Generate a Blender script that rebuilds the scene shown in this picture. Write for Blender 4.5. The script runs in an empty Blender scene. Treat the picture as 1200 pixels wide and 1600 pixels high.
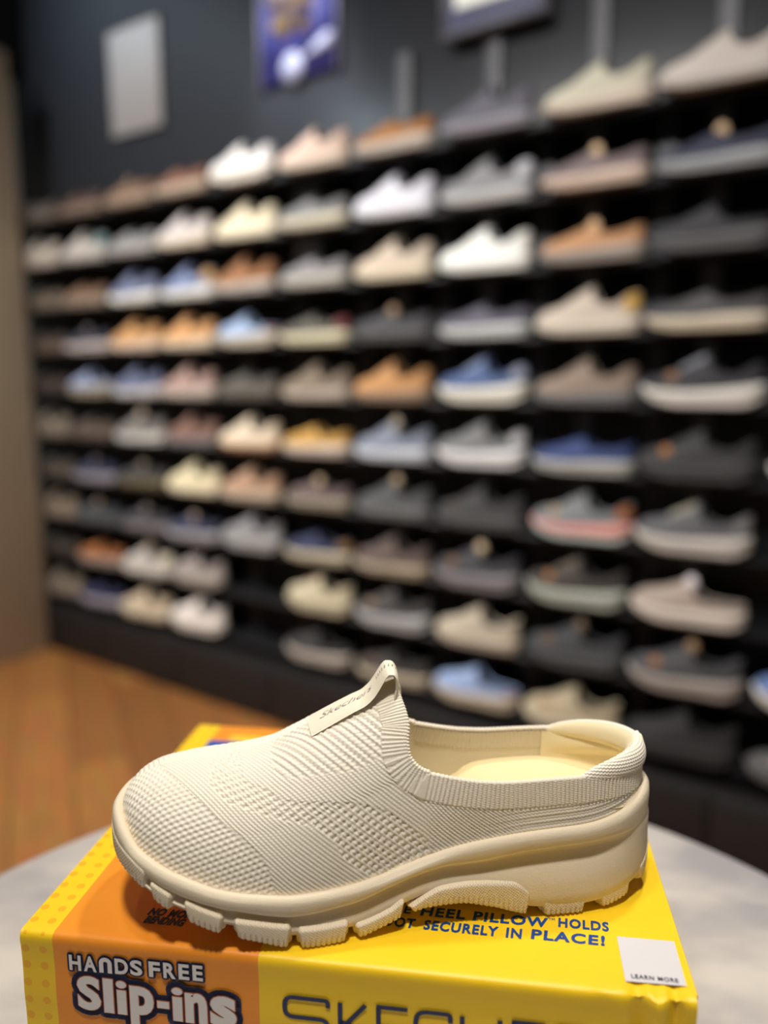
import bpy, math
import numpy as np
from mathutils import Vector, Matrix

SC = bpy.context.scene
COL = SC.collection
PI = math.pi
rng = np.random.default_rng(7)

# ------------------------------------------------------------------ camera, world, lights, exposure
FPX = 1246.0                                   # focal length in pixels of the 1200x1600 frame
PITCH = math.atan(205 / FPX)
CAMZ = 1.12
cam_d = bpy.data.cameras.new('camera')
cam_d.sensor_fit = 'AUTO'
cam_d.sensor_width = 36.0
cam_d.lens = FPX / 1600 * 36.0
cam_d.clip_start = 0.02
cam_d.dof.use_dof = True
cam_d.dof.focus_distance = 0.376
cam_d.dof.aperture_fstop = 2.6
cam = bpy.data.objects.new('camera', cam_d)
COL.objects.link(cam)
cam.location = (0, 0, CAMZ)
cam.rotation_euler = (PI / 2 - PITCH, 0, 0)
SC.camera = cam

SC.view_settings.view_transform = 'Standard'
SC.view_settings.look = 'None'
SC.view_settings.gamma = 1.0
SC.view_settings.use_curve_mapping = False
SC.view_settings.exposure = 0.0
SC.cycles.use_denoising = True

w_ = bpy.data.worlds.new('shop_ambient')
SC.world = w_
w_.use_nodes = True
w_.node_tree.nodes['Background'].inputs[0].default_value = (1.0, 0.93, 0.84, 1)
w_.node_tree.nodes['Background'].inputs[1].default_value = 0.07

# wall frame: WD runs along the shoe wall (away from the camera, to the left), WN points from the wall into the shop
WY0 = 1.71
WP0 = np.array([0.4825 * WY0, WY0, 0.0])
WD = np.array([-0.811, 0.585, 0.0]); WD /= np.linalg.norm(WD)
WN = np.array([-WD[1], WD[0], 0.0]); WN = -WN if WN[1] > 0 else WN
WANG = math.atan2(WD[1], WD[0])


def wp(t, off, z):
    """point t metres along the shoe wall, off metres out of the shoe line, at height z"""
    p = WP0 + WD * t + WN * off
    return np.array([p[0], p[1], z])


def lamp(name, loc, target, power, size, color, kind='AREA', spread=None, size_y=None):
    d = bpy.data.lights.new(name, kind)
    d.energy = power
    d.color = color
    if kind == 'AREA':
        d.shape = 'DISK'
        d.size = size
        if spread:
            d.spread = spread
    else:
        d.shadow_soft_size = size
        d.spot_size = spread or 1.2
        d.spot_blend = 0.6
    o = bpy.data.objects.new(name, d)
    COL.objects.link(o)
    o.location = loc
    o.rotation_euler = (Vector(target) - Vector(loc)).to_track_quat('-Z', 'Y').to_euler()
    return o


WARM = (1.0, 0.94, 0.86)
SOFT = (1.0, 0.965, 0.93)
lamp('ceiling_spot', (-0.08, -0.18, 2.85), (0.0, 0.36, 0.9), 8.7, 0.20, WARM, spread=1.7)
lamp('ceiling_spot', (0.42, 0.85, 2.85), (0.02, 0.38, 0.9), 2.3, 0.14, WARM, spread=1.3)
for tt, pw in ((0.0, 5.6), (0.6, 5.6), (1.2, 6.0), (1.8, 7.4), (2.4, 6.6)):
    lamp('track_spot', wp(tt, 1.75, 2.9), wp(tt, 0.0, 0.75), pw, 0.16, SOFT, spread=1.5)
lamp('floor_spot', (-1.1, 1.9, 2.9), (-1.0, 2.1, 0.0), 7.5, 0.2, WARM, spread=1.6)
lamp('wall_washer', wp(2.70, 0.72, 2.9), wp(2.25, -0.08, 2.45), 3.6, 0.12, (0.74, 0.89, 1.0), spread=1.5)
lamp('wall_washer', wp(1.42, 0.40, 2.92), wp(1.38, -0.085, 1.98), 70, 0.05, (0.9, 0.92, 1.0), 'SPOT', 0.46)


# ------------------------------------------------------------------ helpers
def lin(c):
    c = np.asarray(c, float) / 255.0
    return tuple(np.where(c <= 0.04045, c / 12.92, ((c + 0.055) / 1.055) ** 2.4))


def mat(name, color, rough=0.7, metal=0.0, spec=0.5, sheen=0.0):
    m = bpy.data.materials.new(name)
    m.use_nodes = True
    b = m.node_tree.nodes['Principled BSDF']
    b.inputs['Base Color'].default_value = (*color, 1)
    b.inputs['Roughness'].default_value = rough
    b.inputs['Metallic'].default_value = metal
    b.inputs['Specular IOR Level'].default_value = spec
    if sheen:
        b.inputs['Sheen Weight'].default_value = sheen
    return m


def nd(m, kind, **kw):
    n = m.node_tree.nodes.new(kind)
    for k, v in kw.items():
        if k.startswith('i_'):
            n.inputs[k[2:].replace('_', ' ')].default_value = v
        else:
            setattr(n, k, v)
    return n


def lk(m, a, b):
    m.node_tree.links.new(a, b)


def bump(m, height, strength=0.4, dist=0.001):
    b = nd(m, 'ShaderNodeBump')
    b.inputs['Strength'].default_value = strength
    b.inputs['Distance'].default_value = dist
    lk(m, height, b.inputs['Height'])
    lk(m, b.outputs['Normal'], m.node_tree.nodes['Principled BSDF'].inputs['Normal'])


def noise_bump(m, scale, strength=0.4, dist=0.001, coord='Object', detail=3.0):
    tc = nd(m, 'ShaderNodeTexCoord')
    n = nd(m, 'ShaderNodeTexNoise')
    n.inputs['Scale'].default_value = scale
    n.inputs['Detail'].default_value = detail
    lk(m, tc.outputs[coord], n.inputs['Vector'])
    bump(m, n.outputs['Fac'], strength, dist)
    return n


def noise_color(m, c1, c2, scale, lo=0.35, hi=0.65, detail=4.0, stretch=None):
    tc = nd(m, 'ShaderNodeTexCoord')
    n = nd(m, 'ShaderNodeTexNoise')
    n.inputs['Scale'].default_value = scale
    n.inputs['Detail'].default_value = detail
    v = tc.outputs['Object']
    if stretch:
        mp = nd(m, 'ShaderNodeMapping')
        mp.inputs['Scale'].default_value = stretch
        lk(m, v, mp.inputs['Vector'])
        v = mp.outputs['Vector']
    lk(m, v, n.inputs['Vector'])
    r = nd(m, 'ShaderNodeValToRGB')
    r.color_ramp.elements[0].position = lo
    r.color_ramp.elements[0].color = (*c1, 1)
    r.color_ramp.elements[1].position = hi
    r.color_ramp.elements[1].color = (*c2, 1)
    lk(m, n.outputs['Fac'], r.inputs['Fac'])
    lk(m, r.outputs['Color'], m.node_tree.nodes['Principled BSDF'].inputs['Base Color'])
    return r


def mesh(name, V, F, smooth=True):
    """V (n,3); F list of index arrays, each (m,3) or (m,4), or ragged python lists"""
    me = bpy.data.meshes.new(name)
    V = np.asarray(V, float)
    loops, starts, k = [], [], 0
    for f in F:
        f = np.asarray(f, int)
        if f.ndim == 1:
            f = f[None]
        n, c = f.shape
        if n == 0:
            continue
        loops.append(f.ravel())
        starts.append(k + np.arange(n) * c)
        k += n * c
    loops = np.concatenate(loops).astype(np.int32)
    starts = np.concatenate(starts).astype(np.int32)
    me.vertices.add(len(V))
    me.vertices.foreach_set('co', V.astype(np.float32).ravel())
    me.loops.add(len(loops))
    me.loops.foreach_set('vertex_index', loops)
    me.polygons.add(len(starts))
    me.polygons.foreach_set('loop_start', starts)
    me.update(calc_edges=True)
    me.validate()
    if smooth:
        me.polygons.foreach_set('use_smooth', np.ones(len(me.polygons), bool))
    return me


def ob(name, me, m=None, parent=None):
    o = bpy.data.objects.new(name, me)
    if m is not None and me is not None and not me.materials:
        me.materials.append(m)
    COL.objects.link(o)
    if parent is not None:
        o.parent = parent
    return o


def empty(name, loc=(0, 0, 0), rz=0.0):
    o = bpy.data.objects.new(name, None)
    o.empty_display_size = 0.05
    o.location = loc
    o.rotation_euler = (0, 0, rz)
    COL.objects.link(o)
    return o


def tag(o, label, cat, group=None):
    o['label'] = label
    o['category'] = cat
    if group:
        o['group'] = group
    return o


def structure(o):
    o['kind'] = 'structure'
    return o


def grid_faces(ni, nj, wrap_i=False, base=0, flip=False):
    i = np.arange(ni if wrap_i else ni - 1)
    j = np.arange(nj - 1)
    I, J = np.meshgrid(i, j, indexing='ij')
    I2 = (I + 1) % ni
    f = np.stack([I * nj + J, I2 * nj + J, I2 * nj + J + 1, I * nj + J + 1], -1).reshape(-1, 4) + base
    return f[:, ::-1] if flip else f


def box_vf(x0, x1, y0, y1, z0, z1, b=0.0):
    """box with small chamfers"""
    if b <= 0:
        V = [(x, y, z) for x in (x0, x1) for y in (y0, y1) for z in (z0, z1)]
        F = [(0, 1, 3, 2), (4, 6, 7, 5), (0, 4, 5, 1), (2, 3, 7, 6), (0, 2, 6, 4), (1, 5, 7, 3)]
        return np.array(V, float), np.array(F)
    raise ValueError


def box_mesh(name, x0, x1, y0, y1, z0, z1, bevel=0.0, seg=2):
    V, F = box_vf(x0, x1, y0, y1, z0, z1)
    me = mesh(name, V, [F], smooth=False)
    if bevel > 0:
        import bmesh
        bm = bmesh.new()
        bm.from_mesh(me)
        bmesh.ops.bevel(bm, geom=bm.edges[:], offset=bevel, segments=seg, affect='EDGES', profile=0.5)
        bm.to_mesh(me)
        bm.free()
    return me


def multi_box(name, boxes):
    Vs, Fs, k = [], [], 0
    for b in boxes:
        V, F = box_vf(*b)
        Vs.append(V)
        Fs.append(F + k)
        k += 8
    return mesh(name, np.concatenate(Vs), Fs, smooth=False)


def pchip(x, y):
    x = np.asarray(x, float)
    y = np.asarray(y, float)
    h = np.diff(x)
    d = np.diff(y) / h
    m = np.zeros_like(x)
    for i in range(1, len(x) - 1):
        if d[i - 1] * d[i] > 0:
            w1, w2 = 2 * h[i] + h[i - 1], h[i] + 2 * h[i - 1]
            m[i] = (w1 + w2) / (w1 / d[i - 1] + w2 / d[i])
    m[0], m[-1] = d[0], d[-1]

    def f(q):
        q = np.clip(np.asarray(q, float), x[0], x[-1])
        i = np.clip(np.searchsorted(x, q, side='right') - 1, 0, len(x) - 2)
        t = (q - x[i]) / h[i]
        return ((2 * t**3 - 3 * t**2 + 1) * y[i] + (t**3 - 2 * t**2 + t) * h[i] * m[i]
                + (-2 * t**3 + 3 * t**2) * y[i + 1] + (t**3 - t**2) * h[i] * m[i + 1])
    return f


def sstep(a, b, x):
    t = np.clip((np.asarray(x, float) - a) / (b - a), 0, 1)
    return t * t * (3 - 2 * t)


def ray_dir(px, py):
    a = (px - 600) / FPX
    b = (800 - py) / FPX
    cp, sp = math.cos(PITCH), math.sin(PITCH)
    return np.array([a, cp + b * sp, -sp + b * cp])


def on_wall(px, py, off):
    """(t, z) where the sight line of a pixel meets the plane off metres out of the shoe line"""
    r = ray_dir(px, py)
    P = WP0 + WN * off
    s = (P[:2] @ WN[:2]) / (r[:2] @ WN[:2])
    q = r * s
    return float((q[:2] - P[:2]) @ WD[:2]), float(CAMZ + q[2])


# ------------------------------------------------------------------ setting: floor, ceiling, walls
FLOOR_A = lin((178, 124, 66))
m_floor = mat('oak_floor', FLOOR_A, 0.42)
tc = nd(m_floor, 'ShaderNodeTexCoord')
mp = nd(m_floor, 'ShaderNodeMapping')
mp.inputs['Rotation'].default_value = (0, 0, -WANG + 0.55)
lk(m_floor, tc.outputs['Object'], mp.inputs['Vector'])
br = nd(m_floor, 'ShaderNodeTexBrick')
br.inputs['Scale'].default_value = 1.0
br.inputs['Brick Width'].default_value = 1.2
br.inputs['Row Height'].default_value = 0.16
br.inputs['Mortar Size'].default_value = 0.003
br.inputs['Color1'].default_value = (*lin((160, 108, 58)), 1)
br.inputs['Color2'].default_value = (*lin((132, 86, 46)), 1)
br.inputs['Mortar'].default_value = (*lin((96, 60, 32)), 1)
lk(m_floor, mp.outputs['Vector'], br.inputs['Vector'])
ns = nd(m_floor, 'ShaderNodeTexNoise')
ns.inputs['Scale'].default_value = 6
mp2 = nd(m_floor, 'ShaderNodeMapping')
mp2.inputs['Scale'].default_value = (1, 9, 1)
lk(m_floor, mp.outputs['Vector'], mp2.inputs['Vector'])
lk(m_floor, mp2.outputs['Vector'], ns.inputs['Vector'])
mx = nd(m_floor, 'ShaderNodeMix', data_type='RGBA', blend_type='OVERLAY')
mx.inputs['Factor'].default_value = 0.45
lk(m_floor, br.outputs['Color'], mx.inputs['A'])
lk(m_floor, ns.outputs['Color'], mx.inputs['B'])
lk(m_floor, mx.outputs['Result'], m_floor.node_tree.nodes['Principled BSDF'].inputs['Base Color'])
structure(ob('floor', mesh('floor', [(-4.5, -1.2, 0), (2.6, -1.2, 0), (2.6, 5.2, 0), (-4.5, 5.2, 0)], [[0, 1, 2, 3]], False), m_floor))
m_ceil = mat('ceiling_paint', (0.10, 0.10, 0.105), 0.9)
structure(ob('ceiling', mesh('ceiling', [(-4.5, -1.2, 3), (-4.5, 5.2, 3), (2.6, 5.2, 3), (2.6, -1.2, 3)], [[0, 1, 2, 3]], False), m_ceil))

T_LEFT = 2.70           # face of the pale partition at the left end of the shoe wall
T_END = 2.86            # where the shoe wall meets the left wall
WALL_OFF = -0.085       # wall surface behind the line of the shoes
m_wall = mat('charcoal_wall_panel', lin((46, 47, 51)), 0.38, spec=0.45)


def wall_box(name, t0, t1, off0, off1, z0, z1, m, bevel=0.0, parent=None):
    """box in the wall frame; local x = along the wall, local y = out of the wall"""
    o = ob(name, box_mesh(name, t0, t1, off0, off1, z0, z1, bevel), m, parent)
    if parent is None:
        o.location = WP0
        o.rotation_euler = (0, 0, WANG)
    return o


def wall_frame(name, t, off, z):
    p = wp(t, off, z)
    return empty(name, p, WANG)


# local y of a frame rotated by WANG is WN when WN = rot90(WD)
SGN = 1.0 if (-math.sin(WANG) * WN[0] + math.cos(WANG) * WN[1]) > 0 else -1.0

structure(wall_box('wall_back', -1.6, T_END + 0.10, SGN * (WALL_OFF - 0.08), SGN * WALL_OFF, 0, 3.0, m_wall))
m_taupe = mat('taupe_paint', lin((176, 160, 136)), 0.75)
noise_bump(m_taupe, 40, 0.08, 0.002)
structure(wall_box('wall_left', T_LEFT, T_LEFT + 0.10, SGN * 0.078, SGN * 1.9, 0, 2.335, m_taupe, 0.004))
m_fascia = mat('dark_fascia', lin((52, 55, 58)), 0.5)
structure(wall_box('trim_1', T_END + 0.0, T_END + 0.12, SGN * WALL_OFF, SGN * 1.9, 2.335, 3.0, m_fascia))

m_slat = mat('black_slat_panel', lin((20, 20, 23)), 0.5)
structure(wall_box('trim_2', -1.6, T_END, SGN * WALL_OFF, SGN * (WALL_OFF + 0.004), 0.0, CAMZ + 0.604 + 0.02, m_slat))
# upright channels of the shelving
m_up = mat('grey_upright_metal', lin((88, 88, 92)), 0.5, metal=0.2)
n_trim = 3
for px, y_top in ((635, 84), (776, 30), (945, -60), (1146, -60)):
    t, zt = on_wall(px, y_top, WALL_OFF)
    structure(wall_box('trim_%d' % n_trim, t - 0.022, t + 0.022, SGN * WALL_OFF, SGN * (WALL_OFF + 0.014), 0.2, min(zt, 2.95), m_up, 0.002))
    n_trim += 1
m_up2 = mat('dark_upright_metal', lin((52, 52, 57)), 0.45, metal=0.2)
for px in (1040, 852, 700, 575, 470, 385):
    t, zt = on_wall(px, 300, WALL_OFF)
    structure(wall_box('trim_%d' % n_trim, t - 0.024, t + 0.024, SGN * WALL_OFF, SGN * (WALL_OFF + 0.010), 0.2, 1.72, m_up2, 0.002))
    n_trim += 1

m_wall_gloss = mat('pale_upright_metal', lin((128, 128, 132)), 0.4, metal=0.2)  # added plate: glossy reflection on the wall put into its pale colour
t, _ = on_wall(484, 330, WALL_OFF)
structure(wall_box('trim_%d' % n_trim, t - 0.05, t + 0.05, SGN * WALL_OFF, SGN * (WALL_OFF + 0.011), 1.40, 1.70, m_wall_gloss, 0.002))
# shelf rows
ROW_DZ = 0.1655
ROW_Z = [CAMZ + 0.604 - ROW_DZ * k for k in range(10)]      # shelf top of row 1..10 at index 0..9
m_shelf = mat('black_shelf_laminate', lin((22, 22, 25)), 0.55)
ORD = ['first', 'second', 'third', 'fourth', 'fifth', 'sixth', 'seventh', 'eighth', 'ninth', 'tenth', 'eleventh', 'twelfth']
for k, z in enumerate(ROW_Z):
    o = wall_frame('wall_shelf', 1.2, 0, z)
    tag(o, 'long thin black wall shelf carrying shoes, %s' % ('topmost of ten' if k == 0 else 'lowest of ten' if k == 9 else ORD[k] + ' from the top of ten'), 'shelf', 'black shelves of the shoe wall')
    ob('board', box_mesh('board', -1.62, T_END - 1.203, SGN * (WALL_OFF + 0.001), SGN * 0.012, -0.012, 0.0, 0.002), m_shelf, o)
    ob('front_lip', box_mesh('front_lip', -1.62, T_END - 1.203, SGN * 0.012, SGN * 0.015, -0.013, 0.0, 0.0), m_shelf, o)

m_plinth = mat('black_plinth_laminate', lin((22, 19, 19)), 0.6)
pl = wall_frame('plinth_cabinet', 1.2, 0, 0)
tag(pl, 'low black plinth cabinet along the floor under the shoe shelves', 'cabinet')
ob('body', box_mesh('body', -1.62, T_END - 1.203, SGN * (WALL_OFF + 0.003), SGN * 0.055, 0.0, 0.19, 0.002), m_plinth, pl)
m_plinth2 = mat('dark_grey_plinth_door', lin((26, 23, 23)), 0.6)
for k in range(7):
    a = -1.60 + k * 0.46
    ob('door_panel', box_mesh('door_panel', a, min(a + 0.452, T_END - 1.21), SGN * 0.055, SGN * 0.066, 0.012, 0.188, 0.002), m_plinth2, pl)

# ------------------------------------------------------------------ signs on the shoe wall
SO = WALL_OFF + 0.012


def wall_rect(pts, off):
    q = [on_wall(x, y, off) for x, y in pts]
    t = sorted(a for a, _ in q)
    z = sorted(b for _, b in q)
    return (t[0] + t[1]) / 2, (t[2] + t[3]) / 2, (z[0] + z[1]) / 2, (z[2] + z[3]) / 2


t0, t1, z0, z1 = wall_rect([(163, 55), (240, 28), (258, 187), (180, 217)], SO)
s = wall_frame('wall_sign', (t0 + t1) / 2, SO, z0)
tag(s, 'plain pale grey rectangular sign board high on the dark wall', 'sign')
m_sheet = mat('pale_grey_board', lin((150, 142, 138)), 0.6)
ob('board', box_mesh('board', -(t1 - t0) / 2, (t1 - t0) / 2, SGN * -0.012, SGN * 0.0, 0, z1 - z0, 0.002), m_sheet, s)
m_edge = mat('grey_edge_trim', lin((120, 116, 114)), 0.5)
for za, zb in ((-.006, 0), (z1 - z0, z1 - z0 + .006)):
    ob('edge_trim', box_mesh('edge_trim', -(t1 - t0) / 2 - .006, (t1 - t0) / 2 + .006, min(0, SGN * -0.012), max(0, SGN * -0.012), za, zb), m_edge, s)

t0, t1, z0, z1 = wall_rect([(404, -60), (522, -100), (526, 104), (410, 136)], SO)
s = wall_frame('wall_poster', (t0 + t1) / 2, SO, z0)
tag(s, 'blue violet poster with golden blotches on the dark wall', 'poster')
hw = (t1 - t0) / 2
m_post = mat('blue_poster_print', lin((66, 66, 150)), 0.35)
noise_color(m_post, lin((58, 60, 150)), lin((104, 106, 178)), 5, 0.3, 0.75)
ob('sheet', box_mesh('sheet', -hw, hw, SGN * -0.012, 0, 0, z1 - z0, 0.0), m_post, s)
m_fr = mat('pale_poster_frame', lin((150, 150, 170)), 0.4)
for xa, xb in ((-hw - .01, -hw), (hw, hw + .01)):
    ob('frame_bar', box_mesh('frame_bar', xa, xb, min(SGN * -.012, SGN * .004), max(SGN * -.012, SGN * .004), -.01, z1 - z0), m_fr, s)
m_gold = mat('golden_print', lin((176, 156, 140)), 0.4)
noise_color(m_gold, lin((96, 92, 150)), lin((214, 184, 136)), 16, 0.42, 0.6)
H_ = z1 - z0
th = np.linspace(0, 2 * PI, 40, endpoint=False)


def flat_shape(name, pts, y, m, parent):
    V = [(p[0], y, p[1]) for p in pts] + [(p[0], y - SGN * 0.002, p[1]) for p in pts]
    n = len(pts)
    F = [list(range(n))[::-1], list(range(n, 2 * n))] + [[i, (i + 1) % n, n + (i + 1) % n, n + i] for i in range(n)]
    return ob(name, mesh(name, V, F, False), m, parent)


rad = 1 + 0.13 * np.sin(5 * th) + 0.08 * np.sin(9 * th + 1)
flat_shape('golden_figure', np.stack([0.02 + 0.66 * hw * rad * np.cos(th), H_ * 0.64 + 0.30 * H_ * rad * np.sin(th)], 1), SGN * 0.0025, m_gold, s)
m_glare = mat('white_print', lin((186, 188, 216)), 0.4)  # lamp reflections on the poster, painted as pale shapes
flat_shape('white_disc', np.stack([0.12 * hw + 0.30 * hw * np.cos(th), H_ * 0.085 + 0.30 * hw * np.sin(th)], 1), SGN * 0.005, m_glare, s)
flat_shape('white_wedge', [(-0.92 * hw, H_ * 0.17), (-0.05 * hw, H_ * 0.13), (-0.75 * hw, H_ * 0.29), (-0.95 * hw, H_ * 0.28)], SGN * 0.005, m_glare, s)

SO2 = WALL_OFF + 0.05
t0, t1, z0, z1 = wall_rect([(690, -90), (858, -140), (858, 14), (692, 64)], SO2)
s = wall_frame('display_sign', (t0 + t1) / 2, SO2, z0)
tag(s, 'grey framed display sign with a bright cream bar above the slate sneaker', 'sign')
hw = (t1 - t0) / 2
H_ = z1 - z0
m_dsp = mat('slate_blue_panel', lin((92, 96, 124)), 0.35)
m_dfr = mat('grey_sign_frame', lin((112, 112, 120)), 0.45)
ob('panel', box_mesh('panel', -hw + .012, hw - .012, min(0, SGN * -.05), max(0, SGN * -.05), 0.012, H_ - .012, 0.002), m_dsp, s)
yy = (min(0, SGN * -.05) - .002, max(0, SGN * -.05) + .004)
for q in ((-hw, hw, *yy, 0, .014), (-hw, hw, *yy, H_ - .014, H_), (-hw, -hw + .014, *yy, .014, H_ - .014), (hw - .014, hw, *yy, .014, H_ - .014)):
    ob('frame_bar', box_mesh('frame_bar', *q), m_dfr, s)
m_bar = mat('cream_bar', lin((232, 232, 220)), 0.4)
m_bar.node_tree.nodes['Principled BSDF'].inputs['Emission Color'].default_value = (1, 0.98, 0.9, 1)
m_bar.node_tree.nodes['Principled BSDF'].inputs['Emission Strength'].default_value = 0.35
ob('lit_bar', box_mesh('lit_bar', -hw * 0.45, hw * 0.72, min(SGN * .001, SGN * .006), max(SGN * .001, SGN * .006), 0.062, 0.108, 0.001), m_bar, s)

# ------------------------------------------------------------------ display table
TAB_R = 0.352
BOX_TOP = CAMZ - 0.25
BOX_H = 0.11
TAB_Z = BOX_TOP - BOX_H
tb = empty('display_table', (-0.001, 0.332, 0))
tag(tb, 'round pale grey marbled display table under the yellow shoe box', 'table')
m_marble = mat('pale_marble', lin((200, 195, 190)), 0.38)
noise_color(m_marble, lin((168, 164, 166)), lin((214, 206, 196)), 9, 0.36, 0.62, 6.0, (1, 1.7, 1))
prof = [(0.0, 0), (TAB_R - .004, 0), (TAB_R - .001, -.001), (TAB_R, -.004), (TAB_R, -.022), (TAB_R - .003, -.026), (0.0, -.026)]


def lathe(name, prof, n=96):
    a = np.linspace(0, 2 * PI, n, endpoint=False)
    P = np.array(prof)
    V = np.stack([P[None, :, 0] * np.cos(a)[:, None], P[None, :, 0] * np.sin(a)[:, None], np.repeat(P[None, :, 1], n, 0)], -1)
    return mesh(name, V.reshape(-1, 3), [grid_faces(n, len(prof), True)], True)


o = ob('tabletop', lathe('tabletop', prof), m_marble, tb)
o.location = (0, 0, TAB_Z)
m_leg = mat('black_steel', lin((30, 30, 32)), 0.4, metal=0.6)
ob('pedestal', lathe('pedestal', [(0.0, TAB_Z - .026), (.16, TAB_Z - .026), (.16, TAB_Z - .034), (.035, TAB_Z - .036), (.035, .02), (.0, .02)], 48), m_leg, tb)
ob('foot_plate', lathe('foot_plate', [(0.0, .02), (.24, .02), (.25, .012), (.25, 0), (0, 0)], 64), m_leg, tb)

# ------------------------------------------------------------------ text helpers
def text_mesh_data(s, offset=0.0, shear=0.0, spacing=1.0):
    c = bpy.data.curves.new('t', 'FONT')
    c.body = s
    c.size = 1.0
    c.offset = offset
    c.shear = shear
    c.space_character = spacing
    c.resolution_u = 4
    o = bpy.data.objects.new('t', c)
    COL.objects.link(o)
    dg = bpy.context.evaluated_depsgraph_get()
    me = bpy.data.meshes.new_from_object(o.evaluated_get(dg))
    V = np.zeros(len(me.vertices) * 3)
    me.vertices.foreach_get('co', V)
    F = [list(p.vertices) for p in me.polygons]
    bpy.data.objects.remove(o)
    bpy.data.curves.remove(c)
    bpy.data.meshes.remove(me)
    return V.reshape(-1, 3)[:, :2], F


def fit(V, x0, x1, y0, y1):
    a, b = V.min(0), V.max(0)
    return (V - a) / (b - a) * np.array([x1 - x0, y1 - y0]) + np.array([x0, y0])


def letters(items):
    """items: (string, x0, x1, y0, y1, offset, shear, spacing) -> joined 2D mesh"""
    Vs, Fs, k = [], [], 0
    for s, x0, x1, y0, y1, off, sh, sp in items:
        V, F = text_mesh_data(s, off, sh, sp)
        V = fit(V, x0, x1, y0, y1)
        Vs.append(V)
        Fs += [[i + k for i in f] for f in F]
        k += len(V)
    return np.concatenate(Vs), Fs


def thick(V, F, r, n=16):
    """union of shifted copies: an even outline of width r"""
    Vs, Fs, k = [V], list(F), len(V)
    for i in range(n):
        a = 2 * PI * i / n
        Vs.append(V + r * np.array([math.cos(a), math.sin(a)]))
        Fs += [[j + k for j in f] for f in F]
        k += len(V)
    return np.concatenate(Vs), Fs


def strokes(lines, w):
    Vs, Fs, k = [], [], 0
    for ln in lines:
        P = np.array(ln, float)
        T = np.zeros_like(P)
        T[1:-1] = P[2:] - P[:-2]
        T[0], T[-1] = P[1] - P[0], P[-1] - P[-2]
        T /= np.linalg.norm(T, axis=1)[:, None]
        N = np.stack([-T[:, 1], T[:, 0]], 1)
        for i in range(len(P)):
            Vs += [P[i] + N[i] * w / 2, P[i] - N[i] * w / 2]
        for i in range(len(P) - 1):
            Fs.append([k + 2 * i, k + 2 * i + 1, k + 2 * i + 3, k + 2 * i + 2])
        k += 2 * len(P)
    return np.array(Vs), Fs


def decal(name, VF, mapper, m, parent):
    V, F = VF
    return ob(name, mesh(name, mapper(V), F, False), m, parent)


# ------------------------------------------------------------------ shoe box
BW, BD = 0.299, 0.228
bx = empty('shoe_box', (-0.1679, 0.3309, TAB_Z), math.radians(-8.2426))
tag(bx, 'yellow and orange cardboard shoe box under the beige slip-on, lying on the round table', 'box')
m_box = mat('printed_cardboard', lin((245, 205, 50)), 0.42, spec=0.4)
YEL, ORG = lin((248, 205, 34)), lin((240, 148, 42))
tc = nd(m_box, 'ShaderNodeTexCoord')
sx = nd(m_box, 'ShaderNodeSeparateXYZ')
lk(m_box, tc.outputs['Object'], sx.inputs[0])


def gt(src, v):
    n = nd(m_box, 'ShaderNodeMath', operation='GREATER_THAN')
    lk(m_box, src, n.inputs[0])
    n.inputs[1].default_value = v
    return n.outputs[0]


def mth(op, a, b=None):
    n = nd(m_box, 'ShaderNodeMath', operation=op)
    for i, q in enumerate((a, b)):
        if q is None:
            continue
        if isinstance(q, (int, float)):
            n.inputs[i].default_value = q
        else:
            lk(m_box, q, n.inputs[i])
    return n.outputs[0]


X, Y, Z = sx.outputs
in_or = mth('MULTIPLY', gt(X, 0.0160), mth('SUBTRACT', 1.0, gt(X, 0.1135)))
# dots on the left strip: staggered lattice in (x, y - z)
run = mth('SUBTRACT', Y, Z)
rowf = mth('DIVIDE', run, 0.0088)
rowi = mth('FLOOR', rowf)
fy = mth('SUBTRACT', mth('SUBTRACT', rowf, rowi), 0.5)
colf = mth('ADD', mth('DIVIDE', X, 0.0088), 0.25)
fx = mth('SUBTRACT', mth('SUBTRACT', colf, mth('FLOOR', colf)), 0.5)
r2 = mth('ADD', mth('MULTIPLY', fx, fx), mth('MULTIPLY', fy, fy))
dot = mth('SUBTRACT', 1.0, gt(r2, 0.052))
dot = mth('MULTIPLY', dot, mth('SUBTRACT', 1.0, gt(X, 0.0160)))
m1 = nd(m_box, 'ShaderNodeMix', data_type='RGBA')
m1.inputs['A'].default_value = (*YEL, 1)
m1.inputs['B'].default_value = (*ORG, 1)
lk(m_box, in_or, m1.inputs['Factor'])
m2 = nd(m_box, 'ShaderNodeMix', data_type='RGBA')
lk(m_box, m1.outputs['Result'], m2.inputs['A'])
m2.inputs['B'].default_value = (*lin((240, 168, 30)), 1)
lk(m_box, mth('MULTIPLY', dot, 0.75), m2.inputs['Factor'])
nz = nd(m_box, 'ShaderNodeTexNoise')
nz.inputs['Scale'].default_value = 60
nz.inputs['Detail'].default_value = 6
lk(m_box, tc.outputs['Object'], nz.inputs['Vector'])
hs = nd(m_box, 'ShaderNodeMix', data_type='RGBA', blend_type='SOFT_LIGHT')
hs.inputs['Factor'].default_value = 0.12
lk(m_box, m2.outputs['Result'], hs.inputs['A'])
lk(m_box, nz.outputs['Fac'], hs.inputs['B'])
lk(m_box, hs.outputs['Result'], m_box.node_tree.nodes['Principled BSDF'].inputs['Base Color'])
nz2 = nd(m_box, 'ShaderNodeTexNoise')
nz2.inputs['Scale'].default_value = 22
nz2.inputs['Detail'].default_value = 2
lk(m_box, tc.outputs['Object'], nz2.inputs['Vector'])
bump(m_box, nz2.outputs['Fac'], 0.25, 0.0006)


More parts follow.
